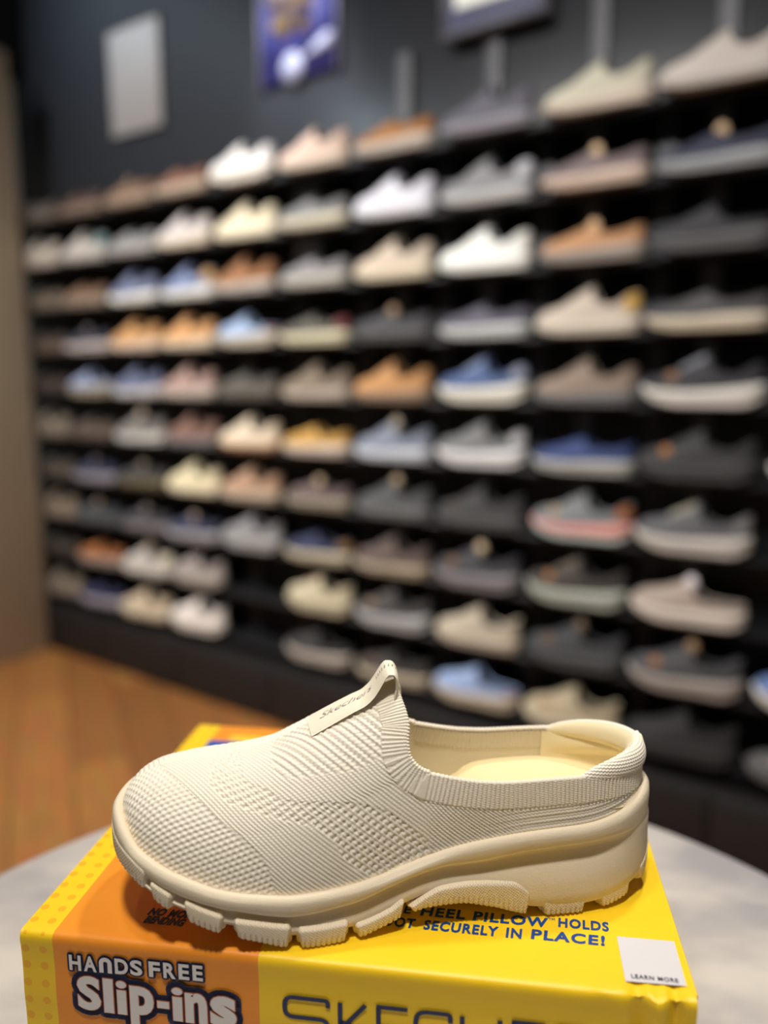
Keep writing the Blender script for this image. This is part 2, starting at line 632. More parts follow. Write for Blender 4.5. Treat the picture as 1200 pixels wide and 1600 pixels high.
def box_body():
    """lid-style box: rounded long edges, a soft crease under the front edge, crumpled right front corner"""
    nx = 150
    xs = np.linspace(0, BW, nx)
    # profile around the section (y, z) front bottom -> front top -> back top -> back bottom
    prof = [(0.0006, 0.0)]
    prof += [(0.0004 + 0.0002 * math.cos(k), z) for k, z in enumerate(np.linspace(0.01, BOX_H - 0.008, 22))]
    prof += [(0.0, BOX_H - 0.005), (0.0, BOX_H - 0.003), (0.0005, BOX_H - 0.0013), (0.0016, BOX_H - 0.0003), (0.003, BOX_H)]
    prof += [(y, BOX_H) for y in np.linspace(0.008, BD - 0.006, 46)]
    prof += [(BD - 0.0012, BOX_H - 0.0004), (BD, BOX_H - 0.0025), (BD, 0.0)]
    P = np.array(prof)
    V = np.zeros((nx, len(P), 3))
    V[..., 0] = xs[:, None]
    V[..., 1] = P[None, :, 0]
    V[..., 2] = P[None, :, 1]
    x, y, z = V[..., 0], V[..., 1], V[..., 2]
    front = np.exp(-(y / 0.004) ** 2)
    top = sstep(BOX_H - 0.002, BOX_H, z)
    # crumples at the right front corner: vertical folds of the tucked flap
    fold = np.zeros_like(x)
    for c, wd, dp in ((0.2760, 0.0028, 0.0030), (0.2838, 0.0022, -0.0018), (0.2910, 0.0026, 0.0038), (0.262, 0.004, 0.0008)):
        fold += dp * np.exp(-((x - c - 0.05 * (BOX_H - z)) / wd) ** 2)
    V[..., 1] += front * (1 - top * 0.75) * fold
    V[..., 2] -= top * np.exp(-(y / 0.012) ** 2) * np.abs(fold) * 0.7
    # slight sag of the top panel, shallow dents
    yy = np.clip(y / BD, 0, 1)
    V[..., 2] -= top * 0.0006 * np.sin(PI * yy) * np.sin(PI * x / BW) * 0.5
    V[..., 2] -= top * 0.0009 * np.exp(-((x - 0.285 + 0.35 * (y - 0.1)) / 0.004) ** 2) * sstep(0.07, 0.10, y) * (1 - sstep(0.15, 0.17, y))
    # left end rounded in slightly at the top corner
    n = nx * len(P)
    F = [grid_faces(nx, len(P), flip=True)]
    V = V.reshape(-1, 3)
    k = len(P)
    F.append(np.arange(k)[None])
    F.append(np.arange(n - k, n)[::-1][None])
    F.append(np.array([[0, k - 1, n - 1, n - k]]))
    return mesh('body', V, F, True)


body = ob('body', box_body(), m_box, bx)
bv = body.modifiers.new('soft_ends', 'BEVEL')
bv.width = 0.0012
bv.segments = 2
bv.limit_method = 'ANGLE'
bv.angle_limit = math.radians(50)
m_flap = mat('flap_cardboard', lin((246, 206, 44)), 0.45)
# folded flap end that shows at the right end
ob('end_flap', box_mesh('end_flap', BW - 0.0002, BW + 0.0016, 0.006, BD - 0.03, 0.004, BOX_H - 0.0015, 0.0006), m_flap, bx)
m_brown = mat('brown_board_edge', lin((92, 66, 40)), 0.8)
ob('tuck_tab', box_mesh('tuck_tab', BW - 0.008, BW - 0.002, 0.1085, 0.1098, BOX_H - 0.001, BOX_H + 0.0052, 0.0003), m_brown, bx)


def on_top(h):
    return lambda V: np.stack([V[:, 0], V[:, 1], np.full(len(V), BOX_H + h)], 1)


def on_front(h):
    return lambda V: np.stack([V[:, 0], np.full(len(V), -h), BOX_H + V[:, 1]], 1)


m_navy = mat('navy_ink', lin((14, 66, 142)), 0.45)
m_navy2 = mat('dark_navy_ink', lin((24, 38, 84)), 0.5)
m_logow = mat('pale_grey_ink', lin((226, 222, 220)), 0.5)
m_logoo = mat('orange_outline_ink', lin((226, 120, 50)), 0.5)
m_blue = mat('bright_blue_ink', lin((0, 82, 170)), 0.45)
m_stick = mat('white_sticker_paper', lin((214, 211, 213)), 0.5)
m_ytint = mat('light_yellow_ink', lin((250, 200, 50)), 0.45)

# printed sentences on the lid (the shoe covers their left ends)
decal('slogan_text', letters([('HEEL PILLOW', 0.1815, 0.2415, 0.0372, 0.0440, 0.034, 0.12, 1.15), ('HOLDS', 0.2457, 0.2690, 0.0384, 0.0450, 0.034, 0.12, 1.15),
                              ('UNIQUE', 0.145, 0.1775, 0.0366, 0.0434, 0.022, 0.12, 1.12),
                              ('TM', 0.2415, 0.2446, 0.0425, 0.0443, 0.0, 0.0, 1.0)]), on_top(0.00018), m_navy, bx)
decal('slogan_text', letters([('SECURELY', 0.1838, 0.2185, 0.0277, 0.0345, 0.034, 0.12, 1.15), ('IN', 0.2215, 0.2292, 0.0277, 0.0345, 0.034, 0.12, 1.15),
                              ('PLACE!', 0.2328, 0.2662, 0.0284, 0.0352, 0.034, 0.12, 1.15), ('YOUR FOOT', 0.1395, 0.1800, 0.0277, 0.0345, 0.034, 0.12, 1.15)]), on_top(0.00018), m_navy, bx)
decal('slogan_text', letters([('NO MORE', 0.0532, 0.0780, 0.0190, 0.0245, 0.06, 0.25, 1.1), ('BENDING', 0.0536, 0.0735, 0.0135, 0.0188, 0.06, 0.25, 1.05)]), on_top(0.00018), m_navy2, bx)
# logo block at the back of the lid: blue slanted stroke with a pale yellow field
decal('logo_print', (np.array([(0.030, 0.212), (0.113, 0.212), (0.113, 0.150), (0.026, 0.160)]), [[0, 1, 2, 3]]), on_top(0.0002), m_ytint, bx)
decal('logo_print', (np.array([(0.0165, 0.168), (0.0165, 0.2015), (0.042, 0.2025), (0.036, 0.192), (0.029, 0.186), (0.028, 0.168)]), [[5, 4, 3, 2, 1, 0]]), on_top(0.0004), m_blue, bx)
# sticker
st = decal('sticker', (np.array([(0.2716, 0.0354), (0.2968, 0.0357), (0.2963, 0.0083), (0.2714, 0.0076)]), [[3, 2, 1, 0]]), on_top(0.0004), m_stick, bx)
decal('sticker_text', letters([('LEARN MORE', 0.2742, 0.2934, 0.0095, 0.0119, 0.012, 0.0, 1.1)]), on_top(0.0007), mat('charcoal_ink', lin((58, 56, 70)), 0.5), st)

# front: HANDS FREE / Slip-ins / brand
Nx = np.linspace(PI, 0, 14)


def arch_n(x0, x1, y0, y1, w):
    r = (x1 - x0 - w) / 2
    cx = (x0 + x1) / 2
    pts = [(x0 + w / 2, y0)] + [(cx + r * math.cos(a), y1 - w / 2 - r + r * math.sin(a)) for a in Nx] + [(x1 - w / 2, y0)]
    return strokes([pts], w)


hf = []
HFR = [('H', .0240, .0298), ('A', .0311, .0373), ('n', .0386, .0448), ('D', .0462, .0526), ('S', .0536, .0594), ('F', .0625, .0679), ('R', .0694, .0752), ('E', .0766, .0816), ('E', .0832, .0880)]
VV, FF, k = [], [], 0
for c, a, b in HFR:
    yb = -0.0166 + (a - 0.024) * 0.026
    yt = yb + 0.0078
    V, F = (letters([(c, a, b, yb, yt, 0.035, 0, 1)]) if c != 'n' else arch_n(a, b, yb, yt, 0.0021))
    VV.append(V)
    FF += [[i + k for i in f] for f in F]
    k += len(V)
HF = (np.concatenate(VV), FF)
SLR = [('S', .0270, .0384, -.0366, -.0190), ('l', .0398, .0446, -.0368, -.0192), ('i', .0461, .0511, -.0368, -.0196), ('p', .0526, .0640, -.0418, -.0214),
       ('-', .0657, .0713, -.0312, -.0276), ('i', .0728, .0779, -.0368, -.0198), ('n', .0790, .0893, -.0370, -.0216), ('s', .0908, .1030, -.0372, -.0216)]
SL = letters([(c, a, b, y0, y1, 0.022 if c == 'i' else 0.045, 0, 1) for c, a, b, y0, y1 in SLR])
lg = decal('slip_logo_outline', thick(*SL, 0.0030), on_front(0.00015), m_navy2, bx)
decal('logo_rim', thick(*SL, 0.0004, 8), on_front(0.0003), m_logoo, lg)
decal('logo_letters', SL, on_front(0.00045), m_logow, lg)
lg2 = decal('slogan_outline', thick(*HF, 0.0010), on_front(0.0003), m_navy2, bx)
decal('slogan_letters', HF, on_front(0.0006), m_logow, lg2)


def rr(x0, x1, y0, y1, r, corners, n=5):
    """helper: rounded polyline through given corner points"""
    out = []
    for i, p in enumerate(corners):
        p = np.array(p, float)
        if i in (0, len(corners) - 1):
            out.append(p)
            continue
        a = np.array(corners[i - 1], float) - p
        b = np.array(corners[i + 1], float) - p
        la, lb = np.linalg.norm(a), np.linalg.norm(b)
        q = min(r, la / 2, lb / 2)
        pa, pb = p + a / la * q, p + b / lb * q
        for t in np.linspace(0, 1, n):
            out.append((1 - t) ** 2 * pa + 2 * t * (1 - t) * p + t * t * pb)
    return out


def brand_lines():
    y0, y1 = -0.0375, -0.0183
    ym = (y0 + y1) / 2
    L_ = []

    def S(a, b):
        L_.append(rr(a, b, y0, y1, 0.004, [(b, y1 - .0035), (b, y1), (a, y1), (a, ym), (b, ym), (b, y0), (a, y0), (a, y0 + .0035)]))

    def E(a, b):
        L_.append([(a, y1), (b, y1)])
        L_.append([(a, ym), (b - .001, ym)])
        L_.append([(a, y0), (b, y0)])
        L_.append([(a + .0009, y0), (a + .0009, y1)])
    S(.1252, .1448)
    L_.append([(.1502, y0), (.1502, y1)])
    L_.append([(.1502, ym), (.1535, ym), (.1615, y1)])
    L_.append([(.1535, ym), (.1622, y0)])
    E(.1663, .1800)
    L_.append(rr(0, 0, 0, 0, 0.005, [(.1985, y1 - .004), (.1985, y1), (.1835, y1), (.1835, y0), (.1985, y0), (.1985, y0 + .004)]))
    for x in (.2035, .2195):
        L_.append([(x, y0), (x, y1)])
    L_.append([(.2035, ym), (.2195, ym)])
    E(.2245, .2385)
    L_.append([(.2432, y0), (.2432, y1)])
    L_.append(rr(0, 0, 0, 0, 0.004, [(.2432, y1), (.2580, y1), (.2580, ym), (.2432, ym)]))
    L_.append([(.2510, ym), (.2585, y0)])
    S(.2632, .2800)
    return strokes(L_, 0.0021)


decal('brand_text', brand_lines(), on_front(0.00015), m_navy2, bx)


# ------------------------------------------------------------------ generic shoe geometry
class Form:
    """a shoe in its own frame: u from heel (0) to toe (L), v to the outer side, w up"""

    def __init__(s, L, ku, kn, kf, wb, wt, ridge, rear, front, up_scale=0.89, up_in=0.0045, p_front=2.1, p_rear=2.6, u_seam=0.1155, ridge_back=0.012):
        s.L, s.up_scale, s.up_in = L, up_scale, up_in
        S = lambda u: np.arccos(np.clip(1 - 2 * np.asarray(u, float) / L, -1, 1)) / PI
        s.S = S
        s.VN, s.VF = pchip(S(ku), kn), pchip(S(ku), kf)
        s.wb, s.wt = pchip(*zip(*wb)), pchip(*zip(*wt))
        # upper: own station parameter with ends moved in
        Lu = L - 2 * up_in
        s.Lu = Lu
        s.Su = lambda u: np.arccos(np.clip(1 - 2 * (np.asarray(u, float) - up_in) / Lu, -1, 1)) / PI
        s.Uu = lambda q: up_in + Lu * (1 - np.cos(PI * np.asarray(q, float))) / 2
        rx = np.array([a for a, _ in ridge])
        ry = np.array([b for _, b in ridge])
        rs = s.Su(rx)
        s.h_front = pchip(rs, ry)
        s.rs0, s.tip_u, s.tip_w = rs[0], rx[0], ry[0]
        s.ridge_back = ridge_back
        s.rear = pchip(*zip(*rear))
        s.front = front            # (u, w) of the opening's front edge from the seam up to the tip
        s.u_seam = u_seam
        s.pf, s.pr = p_front, p_rear

    def U(s, q):
        return s.L * (1 - np.cos(PI * np.asarray(q, float))) / 2

    def ring(s, N=160):
        """closed outline of the sole, near side heel->toe then far side toe->heel"""
        q = np.linspace(0, 1, N + 1)
        near = np.stack([s.U(q), s.VN(q)], 1)
        far = np.stack([s.U(q), -s.VF(q)], 1)[::-1]
        R = np.concatenate([near[:-1], far[:-1]])
        T = np.roll(R, -1, 0) - np.roll(R, 1, 0)
        T /= np.linalg.norm(T, axis=1)[:, None]
        Nn = np.stack([-T[:, 1], T[:, 0]], 1)      # outward for near side (+v) while u grows
        return R, Nn

    def ring_at(s, r):
        """r in [-1,2]: near side = 0..1, far side = 1..2 (toe->heel), wraps"""
        r = np.asarray(r, float)
        R, N = s.ring(400)
        n = len(R)
        x = np.mod(r, 2.0) / 2.0 * n
        i = np.floor(x).astype(int) % n
        f = (x - np.floor(x))[..., None]
        P = R[i] * (1 - f) + R[(i + 1) % n] * f
        Q = N[i] * (1 - f) + N[(i + 1) % n] * f
        return P, Q / np.linalg.norm(Q, axis=-1, keepdims=True)

    def h(s, q):
        q = np.asarray(q, float)
        back = s.tip_w + s.ridge_back * sstep(0, 0.35, s.rs0 - q)
        return np.where(q >= s.rs0, s.h_front(q), back)

    def p(s, u):
        return s.pr + (s.pf - s.pr) * sstep(0.07, 0.14, u)

    def S_uv(s, q, th, inset=0.0):
        """surface of the (virtual, closed) upper at station q and angle th (0 near, pi far)"""
        u = s.Uu(q)
        c = np.cos(th)
        vb = np.where(c >= 0, s.VN(q), s.VF(q)) * s.up_scale
        vb = np.maximum(vb - inset, 0.0005 if inset else 0.0)
        wm = s.wt(u) - 0.003
        hh = np.maximum(s.h(q) - inset - wm, 0.0)
        p = s.p(u)
        v = vb * np.sign(c) * np.abs(c) ** (2 / p)
        w = wm + hh * np.abs(np.sin(th)) ** (2 / p)
        return np.stack([u + 0 * v, v, w], -1)

    def th_at(s, u, w):
        q = s.Su(u)
        wm = s.wt(u) - 0.003
        f = np.clip((w - wm) / (s.h(q) - wm), 0, 1)
        return np.arcsin(f ** (s.p(u) / 2))

    def edge(s):
        """opening front edge: station as a function of angle 0..pi (far side mirrored)"""
        us = np.array([a for a, _ in s.front])
        ws = np.array([b for _, b in s.front])
        th = s.th_at(us, ws)
        th[-1] = PI / 2
        th = np.maximum.accumulate(th + np.arange(len(th)) * 1e-5)
        th[-1] = max(th[-1], PI / 2)
        f = pchip(np.concatenate([[0], th]) if th[0] > 0 else th, np.concatenate([[us[0]], us]) if th[0] > 0 else us)
        return lambda t: f(np.minimum(t, PI - t)), th[0]

    def front_grid(s, nxi, nth, inset=0.0, xi1=1.0):
        fe, thc = s.edge()
        th = np.linspace(0, PI, nth)
        se = s.Su(fe(th))
        xi = np.linspace(0, xi1, nxi)
        q = se[None, :] + (1 - se[None, :]) * xi[:, None]
        P = s.S_uv(q, np.broadcast_to(th, q.shape), inset)
        return P, q, th, thc

    def rear_grid(s, nt, nj, inset=0.0, wlo=None, u_max=None):
        """wall around the heel: path near seam -> heel -> far seam; rows from the sole to the collar"""
        um = u_max or s.u_seam
        q0 = float(s.Su(um))
        tau = np.linspace(1, -1, nt)
        q = np.abs(tau) * q0
        u = s.Uu(q)
        thc = s.th_at(u, s.rear(u))
        lo = 0 * thc if wlo is None else s.th_at(u, np.minimum(wlo(u), s.rear(u) - 0.001))
        a = np.linspace(0, 1, nj)
        th = lo[:, None] + (thc - lo)[:, None] * a[None, :]
        th = np.where((tau >= 0)[:, None], th, PI - th)
        return s.S_uv(np.broadcast_to(q[:, None], th.shape), th, inset), q, th

    def collar_line(s, n_rear=160, n_front=90, inset=0.0):
        """closed loop of the opening: near seam.. heel .. far seam .. front edge back over the tip"""
        P, q, th = s.rear_grid(n_rear, 2, inset)
        rear = P[:, 1]
        fe, thc = s.edge()
        t = np.linspace(PI - thc, thc, n_front + 2)[1:-1]
        fr = s.S_uv(s.Su(fe(t)), t, inset)
        return np.concatenate([rear, fr])


def normals(P):
    a = np.gradient(P, axis=0)
    b = np.gradient(P, axis=1)
    n = np.cross(a, b)
    l = np.linalg.norm(n, axis=-1, keepdims=True)
    return n / np.maximum(l, 1e-12)


def sole_profile_mesh(name, F, N, prof, cap=True):
    """prof(u, near) -> list of (d, w) arrays; closed ring loft with a bottom cap"""
    R, Nn = F.ring(N)
    u = R[:, 0]
    rows = prof(u)
    V = np.stack([np.stack([R[:, 0] + Nn[:, 0] * d, R[:, 1] + Nn[:, 1] * d, w + 0 * u], 1) for d, w in rows], 1)
    n, K = V.shape[:2]
    faces = [grid_faces(n, K, True)]
    Vf = V.reshape(-1, 3)
    idx = np.arange(n)
    if cap:
        i = np.arange(0, N)
        for row, flip in ((K - 1, False), (0, True)):
            a, b = i, i + 1
            f = np.stack([a * K + row, b * K + row, ((2 * N - b) % n) * K + row, ((2 * N - a) % n) * K + row], 1)
            f = f[1:-1]
            faces.append(f[:, ::-1] if flip else f)
            faces.append(np.array([[0 * K + row, 1 * K + row, (n - 1) * K + row]]))
            faces.append(np.array([[(N - 1) * K + row, N * K + row, (N + 1) * K + row]]))
    return mesh(name, Vf, faces, True)


def tube(name, path, radii, n=10, closed=False, caps=True, squash=None):
    P = np.asarray(path, float)
    m_ = len(P)
    T = np.gradient(P, axis=0) if not closed else np.roll(P, -1, 0) - np.roll(P, 1, 0)
    T /= np.linalg.norm(T, axis=1)[:, None]
    up = np.tile([0.0, 0.0, 1.0], (m_, 1))
    A = np.cross(up, T)
    A /= np.maximum(np.linalg.norm(A, axis=1)[:, None], 1e-9)
    B = np.cross(T, A)
    a = np.linspace(0, 2 * PI, n, endpoint=False)
    r = np.broadcast_to(np.asarray(radii, float), (m_,)) if np.ndim(radii) < 2 else radii
    rad_ = r[:, None] if np.ndim(r) == 1 else r
    V = P[:, None] + A[:, None] * (np.cos(a)[None, :, None] * rad_[..., None]) + B[:, None] * (np.sin(a)[None, :, None] * rad_[..., None])
    V = V.reshape(-1, 3)
    I = np.arange(m_ if closed else m_ - 1)
    J = np.arange(n)
    I, J = np.meshgrid(I, J, indexing='ij')
    I2, J2 = (I + 1) % m_, (J + 1) % n
    F = [np.stack([I * n + J, I2 * n + J, I2 * n + J2, I * n + J2], -1).reshape(-1, 4)]
    if caps and not closed:
        F.append(np.arange(n)[::-1][None])
        F.append(np.arange((m_ - 1) * n, m_ * n)[None])
    return mesh(name, V, F, True)


# ------------------------------------------------------------------ the beige slip-on on the box
SH_O, SH_YAW = (0.1335, 0.3795), math.radians(5)
HL = 0.2645
sh = empty('slip_on_shoe', (SH_O[0], SH_O[1], BOX_TOP), PI + SH_YAW)
tag(sh, 'beige knit backless slip-on shoe with thick cream sole standing on the shoe box', 'shoe')
k_ = HL / 0.262
KU = np.array([0, .002, .006, .012, .025, .045, .08, .12, .153, .181, .206, .230 * k_, .2445 * k_, .2545 * k_, .260 * k_, HL])
KN = np.array([0, .0095, .0165, .0225, .0295, .0335, .0350, .0370, .0430, .0465, .0465, .0420, .0345, .0245, .0125, 0])
KF = np.array([0, .0095, .0165, .0225, .0295, .0335, .0350, .0375, .0430, .0460, .0470, .0450, .0400, .0300, .016, 0])
HERO = Form(
    HL, KU, KN, KF,
    wb=[(0, .0165), (.0025, .0115), (.0107, .0062), (.0165, .0045), (.0325, .0012), (.045, .0006), (.0615, .0008), (.07, .0018), (.088, .0075), (.103, .0106), (.1175, .0102), (.128, .0075),
        (.1395, .0038), (.150, .0010), (.165, .0002), (.18, .0012), (.192, .0044), (.2035, .0080), (.2092, .0098), (.2249, .0160), (.2312, .0190), (.241, .0245), (.2525, .031), (.2645, .036)],
    wt=[(0, .0545), (.0065, .0535), (.0123, .0515), (.0233, .0476), (.0383, .0450), (.0588, .0438), (.0758, .0424), (.1001, .0391), (.1145, .0355), (.1286, .0312), (.1435, .0276), (.1617, .0256), (.178, .0253),
        (.1976, .0270), (.2115, .0300), (.2256, .0345), (.2383, .0390), (.2503, .0440), (.2565, .0490), (.2615, .0525), (.2645, .053)],
    ridge=[(.1299, .1060), (.1373, .1034), (.1423, .1011), (.1517, .0968), (.1641, .0905), (.1766, .0838), (.189, .0776), (.2004, .0748), (.2237, .0712), (.2426, .0678), (.2520, .0635), (.2575, .0575), (.2600, .0500)],
    rear=[(0, .0660), (.02, .0662), (.0385, .0668), (.0506, .0668), (.0768, .0664), (.0900, .0672), (.1006, .0688), (.1155, .0722)],
    front=[(.1155, .0722), (.1195, .0745), (.1230, .0775), (.1252, .0815), (.1256, .0870), (.1250, .0925), (.1257, .0972), (.1273, .1018), (.1299, .1060)],
    ridge_back=0.010)
m_knit = mat('beige_knit', lin((240, 231, 214)), 0.85, sheen=0.15, spec=0.25)
noise_bump(m_knit, 2600, 0.35, 0.0002, detail=1.0)
m_rib = mat('beige_rib_knit', lin((236, 226, 207)), 0.85, sheen=0.15, spec=0.25)
noise_bump(m_rib, 2600, 0.35, 0.0002, detail=1.0)
m_lin = mat('beige_lining', lin((222, 210, 184)), 0.9, spec=0.2)
noise_bump(m_lin, 1500, 0.4, 0.0003, detail=2.0)
m_pil = mat('cream_microfibre', lin((240, 226, 188)), 0.85, sheen=0.2, spec=0.2)
noise_bump(m_pil, 900, 0.12, 0.0003)
m_ins = mat('cream_insole', lin((236, 218, 170)), 0.9, spec=0.2)
noise_bump(m_ins, 1300, 0.5, 0.0003)
m_sole = mat('cream_rubber', lin((228, 213, 186)), 0.6, spec=0.35)
noise_bump(m_sole, 900, 0.35, 0.0004, detail=2.0)
m_lug = mat('cream_rubber_stippled', lin((228, 213, 186)), 0.62, spec=0.35)
tcl = nd(m_lug, 'ShaderNodeTexCoord')
mpl = nd(m_lug, 'ShaderNodeMapping')
mpl.inputs['Rotation'].default_value = (0, math.radians(38), 0)
lk(m_lug, tcl.outputs['Object'], mpl.inputs['Vector'])
wv = nd(m_lug, 'ShaderNodeTexWave', wave_type='BANDS', bands_direction='X')
wv.inputs['Scale'].default_value = 300
lk(m_lug, mpl.outputs['Vector'], wv.inputs['Vector'])
wv2 = nd(m_lug, 'ShaderNodeTexWave', wave_type='BANDS', bands_direction='Z')
wv2.inputs['Scale'].default_value = 300
lk(m_lug, mpl.outputs['Vector'], wv2.inputs['Vector'])
ad = nd(m_lug, 'ShaderNodeMath', operation='ADD')
lk(m_lug, wv.outputs['Fac'], ad.inputs[0])
lk(m_lug, wv2.outputs['Fac'], ad.inputs[1])
bump(m_lug, ad.outputs[0], 0.35, 0.0003)


# --- sole
def wl_of(u):
    return pchip([0, .0203, .0358, .0564, .0705, .0948, .1067, .1329, .1511, .1781, .2043, .2253, .2398, .2572, .2645],
                 [.0395, .0375, .0362, .0350, .0338, .0306, .0300, .0233, .0183, .0160, .0205, .0262, .0315, .0385, .0400])(u)


def hero_sole(u):
    wt, wl, wb = HERO.wt(u), wl_of(u), HERO.wb(u)
    heel = 1 - sstep(0.055, 0.115, u)
    toe = sstep(0.19, 0.25, u)
    lo = np.minimum(wb + 0.0045, wl - 0.006)
    body_h = wl - lo
    hb = 1 - sstep(.003, .042, u)
    chan = (-.0042 - .0006 * heel) * (1 - hb) + .0002 * hb
    bulge = -.0020 + .0022 * heel + .0008 * toe
    return [(-.014 + 0 * u, wt - .010), (-.0085 + 0 * u, wt - .006), (-.0052 + 0 * u, wt - .0022), (-.0042 + 0 * u, wt - .0006), (-.0028 + 0 * u, wt),
            (-.0014 + 0 * u, wt - .0006), (-.0003 + 0 * u, wt - .0022), (0 * u, (wt + wl) / 2 + .001), (-.0003 + 0 * u, wl + .0014), (-.0011 * (1 - hb) - .0002 * hb, wl + .0002), (-.0024 * (1 - hb) - .0003 * hb, wl - .0004),
            (chan, wl - .0016), (chan, wl - .0016 - .10 * body_h), (chan * .6 + bulge * .4, wl - .0016 - .24 * body_h), (chan * .15 + bulge * .85, wl - .0016 - .40 * body_h), (bulge, wl - .0016 - .55 * body_h), (bulge + .0002, wl - .0016 - .72 * body_h), (bulge, lo + .0016),
            (bulge - .0008, lo + .0004), (bulge - .0022, lo), (-.016 + 0 * u, lo)]


sole = ob('midsole', sole_profile_mesh('midsole', HERO, 260, hero_sole), m_sole, sh)
sole['label'] = 'thick cream rubber wedge midsole'


def lug_mesh(r0, r1, top, out=0.0007, n=64, sweep=None, serr=True):
    """tread block along the outline from ring parameter r0 to r1; top(x) = height above the bottom curve"""
    r = np.linspace(r0, r1, n)
    P, Nn = HERO.ring_at(r)
    seg = np.concatenate([[0], np.cumsum(np.linalg.norm(np.diff(P, axis=0), axis=1))])
    x = seg / seg[-1]
    dist = np.minimum(seg, seg[-1] - seg)
    f = np.sqrt(np.clip(1 - (1 - np.clip(dist / .0022, 0, 1)) ** 2, 0, 1))
    u = P[:, 0]
    wb = HERO.wb(u) + (1 - f) * .0026
    tp = top(x)
    wtp = (tp(u) if callable(tp) else HERO.wb(u) + tp)
    wtp = wb + (wtp - wb) * (0.55 + 0.45 * f)
    rows = [(-.0062, 1.0, 0), (-.0030, 1.0, 0), (out * .1 - .0008, .985, 0), (out * .8, .93, 0), (out, .84, 0), (out, .70, 0)]
    rows += [(out * (1 - .25 * k), a, 1) for k, a in ((0, .56), (.2, .46), (.4, .36), (.7, .26), (1.2, .17), (2.2, .09))]
    rows += [(-.0010, .035, 1), (-.0026, .0, 0), (-.012, 0.0, 0), (-.020, 0.0, 0), (-.020, 1.0, 0)]
    notch = np.exp(-((np.mod(seg / .0024, 1) - .5) / .17) ** 2) * sstep(.0015, .003, dist)
    V = []
    for d, a, sr in rows:
        fr = np.clip((dist + .0001 - .0019 * (1 - a)) / .0016, 0, 1)
        fr = np.sqrt(np.clip(1 - (1 - fr) ** 2, 0, 1))
        dd = d * fr + -.0042 * (1 - fr) if d > -.0042 else np.full(n, d)
        lowk = np.clip((.44 - a) / .2, 0, 1)
        if sr and serr:
            dd = dd - .0007 * notch * lowk
        V.append(np.stack([P[:, 0] + Nn[:, 0] * dd, P[:, 1] + Nn[:, 1] * dd, wb + (wtp - wb) * a], 1))
    V = np.stack(V, 1)
    K = len(rows)
    F = [grid_faces(n, K)]
    F.append(np.arange(K)[None])
    F.append(np.arange((n - 1) * K, n * K)[::-1][None])
    return mesh('tread_lug', V.reshape(-1, 3), F, True)


S_ = lambda u: float(HERO.S(u))
cst = lambda a: (lambda x: a + 0 * x)
ARCH_TOP = pchip([.060, .0664, .0692, .077, .0953, .1103, .1179, .1253, .13], [.0075, .0079, .0147, .0200, .0213, .0200, .0166, .0121, .011])
L5_TOP = pchip([.125, .1278, .1344, .1506, .155], [.0165, .0161, .0123, .0080, .0075])
near_lugs = [
    (.2318, .2405, lambda x: .0088 - .001 * x, 40), (.2094, .2252, lambda x: .0095 + 0 * x, 70), (.1800, .2036, lambda x: .0117 - .003 * x, 90), (.1542, .1757, lambda x: .0098 + 0 * x, 90),
    (.1284, .1497, lambda x: L5_TOP, 90),
    (.0688, .1245, lambda x: ARCH_TOP, 190),
    (.0410, .0617, lambda x: .0085 + 0 * x, 90), (.0168, .0326, lambda x: .0085 + 0 * x, 70)]
for a, b, tp, n in near_lugs:
    ob('tread_lug', lug_mesh(S_(a - .0011), S_(b + .0011), tp, n=n * 2, out=.0002 if b < .065 else .0007), m_lug, sole)
    ob('tread_lug', lug_mesh(2 - S_(b + .0011), 2 - S_(a - .0011), lambda x, tp=tp: tp(1 - x), n=n), m_lug, sole)
ob('tread_lug', lug_mesh(S_(.2428), 2 - S_(.2428), cst(.0105), n=280, out=.0004), m_lug, sole)
ob('tread_lug', lug_mesh(-S_(.0108), S_(.0108), cst(.0095), n=180, out=.0008), m_lug, sole)


# --- knit upper with real stitch relief
def lattice(x, y, px, py, sg):
    row = np.round(x / px)
    yy = y / py + .5 * np.mod(row, 2)
    fx = (x / px - row) * px
    fy = (yy - np.round(yy)) * py
    return np.exp(-((fx / (px * sg)) ** 2 + (fy / (py * sg)) ** 2))


TOE_B = pchip([0, 20, 35, 45, 60, 73, 95], [120.5, 105, 90.6, 80.3, 67.3, 63, 60])
EYE_F = pchip([0, 4, 21, 30, 38, 51, 59.5, 68, 81, 88.5, 100], [97, 96, 93, 86, 70.5, 47, 36.7, 31, 23, 13.6, 5])
EYE_R = pchip([0, 3.6, 21, 27.8, 37.7, 47, 57, 65, 78, 86, 100], [81, 80.6, 77.7, 67.7, 55, 32.5, 13.6, 3.3, -8, -14.5, -20])
POP_B = pchip([-20, 10.4, 19.4, 38.5, 61.8, 65.6, 67], [36.8, 36.8, 37.7, 33.3, 22.9, 8, 0])
KAP = 0.9


